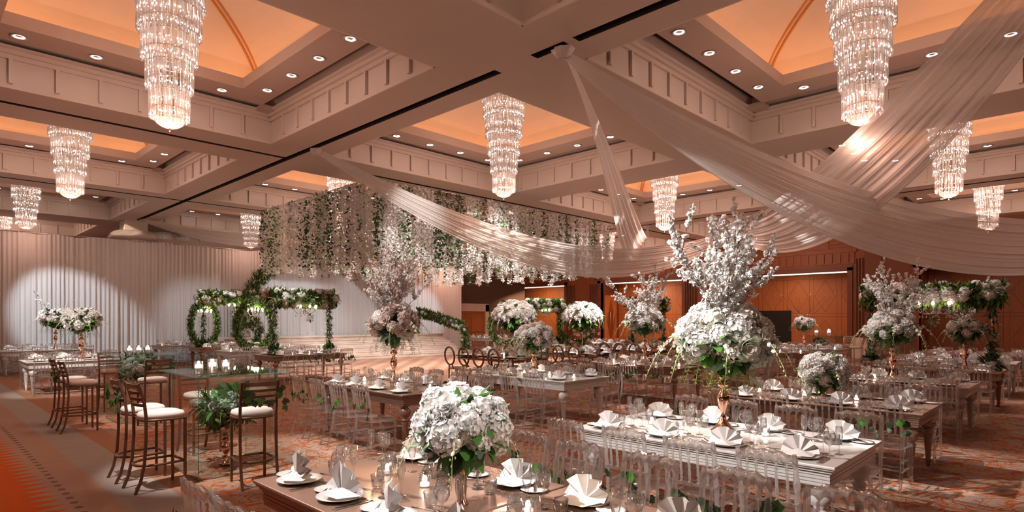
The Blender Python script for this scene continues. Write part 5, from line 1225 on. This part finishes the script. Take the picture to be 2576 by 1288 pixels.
def bar_flowers(label, x, y, z, seed):
    rnd = random.Random(seed); t = thing('bar_flower_vase', label, 'flower arrangement', (x, y, 0)); ob('vase', trumpet(.50), t, (0, 0, .02), (0, 0, 0), 1.0)
    for k in range(26):
        d = fib(26, k, -.7); ob('hydrangea_head', K['hydm' if k % 3 else 'hydl'], t, Vector((d.x * .2, d.y * .24, z + d.z * .15)) * 1, rot_to(d).to_euler(), rnd.uniform(.045, .075))
    for k in range(6): ob('foliage', K['lbg' if k % 2 else 'lb'], t, (rnd.uniform(-.18, .18), rnd.uniform(-.2, .25), z + rnd.uniform(-.12, .12)), (k, k, k), .26)
    for k in range(6): a = k * 1.05; ob('orchid_spray', K['sp1'], t, (.12 * math.cos(a), .12 * math.sin(a), z), (0, 0, a), .6)
    for k in range(4): ob('hanging_fern', K['fern'], t, (.1 * math.cos(k * 1.6), .1 * math.sin(k * 1.6), z - .1), (0, 0, k), .75)
bar_flowers('mint and white hydrangeas inside the nearer glass bar table', 2.80, 7.62, .72, 1)
bar_flowers('mint green flowers inside the farther glass bar table', 3.05, 12.45, .92, 2)

def stool_meshes(mat):
    P = {}
    b = MB(); b.grid(1, 1, lambda u, v: (0, 0, 0)); b = MB(); n = 28; pts = []
    for k in range(n):
        a = 2 * PI * k / n; q = 3.2; c_, s_ = math.cos(a), math.sin(a); rr = (abs(c_) ** q + abs(s_) ** q) ** (-1 / q); pts.append((c_ * rr * (.2 + .02 * s_), s_ * rr * .205))
    for f, z in ((.93, .742), (1.0, .752), (1.02, .775), (.97, .80), (.8, .812), (.4, .818), (.01, .819)): b.v += [(x * f, y * f, z) for x, y in pts]
    b.f = [(i * n + k, i * n + (k + 1) % n, (i + 1) * n + (k + 1) % n, (i + 1) * n + k) for i in range(6) for k in range(n)]; b.mi = [0] * len(b.f); P['seat_cushion'] = b.mesh('seat_cushion', 'cushion')
    b = MB(); b.tube([(x * 1.0, y * 1.0, .735) for x, y in pts + pts[:1]], .013, 6, False); P['seat_frame'] = b.mesh('seat_frame', mat)
    b = flat(MB()); b.tube([(0, 0, 0), (0, 0, .74)], .018, 4); P['leg'] = b.mesh('leg', mat)
    b = flat(MB()); b.tube([(0, -.30, 0), (0, -.25, .12), (0, -.215, .3), (0, -.20, .55), (0, -.20, .78), (0, -.215, .92), (0, -.25, 1.05), (0, -.275, 1.13)], .018, 4); P['rear_leg'] = b.mesh('leg', mat)
    sl = []
    for z, h in ((.90, .014), (.965, .014), (1.03, .014), (1.10, .022)):
        b = MB(); yb = -.20 - .075 * max(0, (z - .8) / .33) ** 1.2; m = 10
        for k in range(m + 1):
            x = -.18 + .36 * k / m; bow = .035 * (1 - (x / .18) ** 2)
            for zz, d in ((z - h, -.008), (z + h, -.008), (z + h, .008), (z - h, .008)): b.v.append((x, yb - bow + d, zz))
        b.f = [(4 * k + j, 4 * k + (j + 1) % 4, 4 * k + 4 + (j + 1) % 4, 4 * k + 4 + j) for k in range(m) for j in range(4)]; b.mi = [0] * len(b.f); b.sm = False; sl.append(b.mesh('back_slat', mat))
    P['slats'] = sl
    b = MB(); pth = [(.17, .18, .27)] + [(.19 * math.cos(PI * k / 10), .0 - .06 - .2 * math.sin(PI * k / 10), .27) for k in range(11)] + [(-.17, .18, .27)]
    b.tube(pth, .014, 6); b.tube([(-.17, .18, .27), (.17, .18, .27)], .014, 6); P['footrest'] = b.mesh('footrest', mat)
    return P
SM = {'stool': stool_meshes('stool'), 'silver': stool_meshes('silver')}
def stool(x, y, rz, label, m='stool'):
    P = SM[m]; o = thing('bar_stool', label, 'bar stool', (x, y, 0), rz, 'bar stools')
    ob('seat_cushion', P['seat_cushion'], o); ob('seat_frame', P['seat_frame'], o); ob('footrest', P['footrest'], o)
    for s in (-1, 1): ob('leg', P['leg'], o, (s * .175, .18, 0)); ob('leg', P['rear_leg'], o, (s * .185, 0, 0))
    for q in P['slats']: ob('back_slat', q, o)
A90 = -PI / 2
stool(1.97, 7.19, A90 + .06, 'brown ladder-back bar stool in front, left of the nearer glass bar table'); stool(1.95, 7.78, A90 - .02, 'brown bar stool with dark ivy, directly behind the frontmost stool')
stool(2.72, 6.62, .0 - .12, 'brown ladder-back bar stool with ivy, right of the nearer glass table'); stool(2.85, 8.62, PI + .1, 'bar stool seen through the nearer glass table')
stool(2.06, 11.68, A90, 'brown bar stool seen side-on at the farther glass table, front one'); stool(2.06, 12.45, A90, 'bar stool half hidden behind the side-on one at far glass table')
stool(3.0, 11.36, .05, 'brown bar stool with its back to us before the farther glass table'); stool(2.95, 13.85, PI, 'pale bar stool behind the farther glass table')
ivy_garland(1.93, 7.78, A90, 'large dark ivy sprig hanging on the second bar stool', 5, 22, .075, 1.0, ('leafd', 'leaf')); ivy_garland(2.74, 6.56, -.12, 'ivy trailing over the back of the right bar stool', 6, 22, .06, 1.03); ivy_garland(2.0, 11.68, A90, 'bright ivy on the side-on bar stool at left', 8, 20, .07, 1.0); ivy_garland(3.0, 11.36, .05, 'ivy twined over the stool before the farther glass table', 9, 16, .05, 1.05)
# high bar table with silver stools near the panelled wall
glass_table('glass high table with candle lights near the panelled wall', 24.0, 25.2, 6.8, 8.0, 25.0, 7.9, 3)
bar_flowers('pale green flowers in the high glass table by the panelled wall', 24.6, 7.4, .85, 4)
for k, (x, y) in enumerate(((24.2, 7.5), (24.3, 7.1))):
    o = tag(ob('pillar_candle', CG, None, (x, y, 1.151), (0, 0, 0), 1.6), 'candle in a glass cylinder by the panelled wall, ' + ('left', 'right')[k] + ' one', 'candle', 'candles by the panelled wall'); ob('candle', CW, o); ob('flame', CF, o) if k else None
stool(24.3, 6.2, .1, 'silver bar stool with ivory seat before the high table by the wall', 'silver'); stool(25.9, 6.9, PI / 2, 'silver bar stool right of the high table by the wall', 'silver'); stool(22.9, 9.3, A90, 'silver bar stool left of the twig vase by the wall', 'silver')
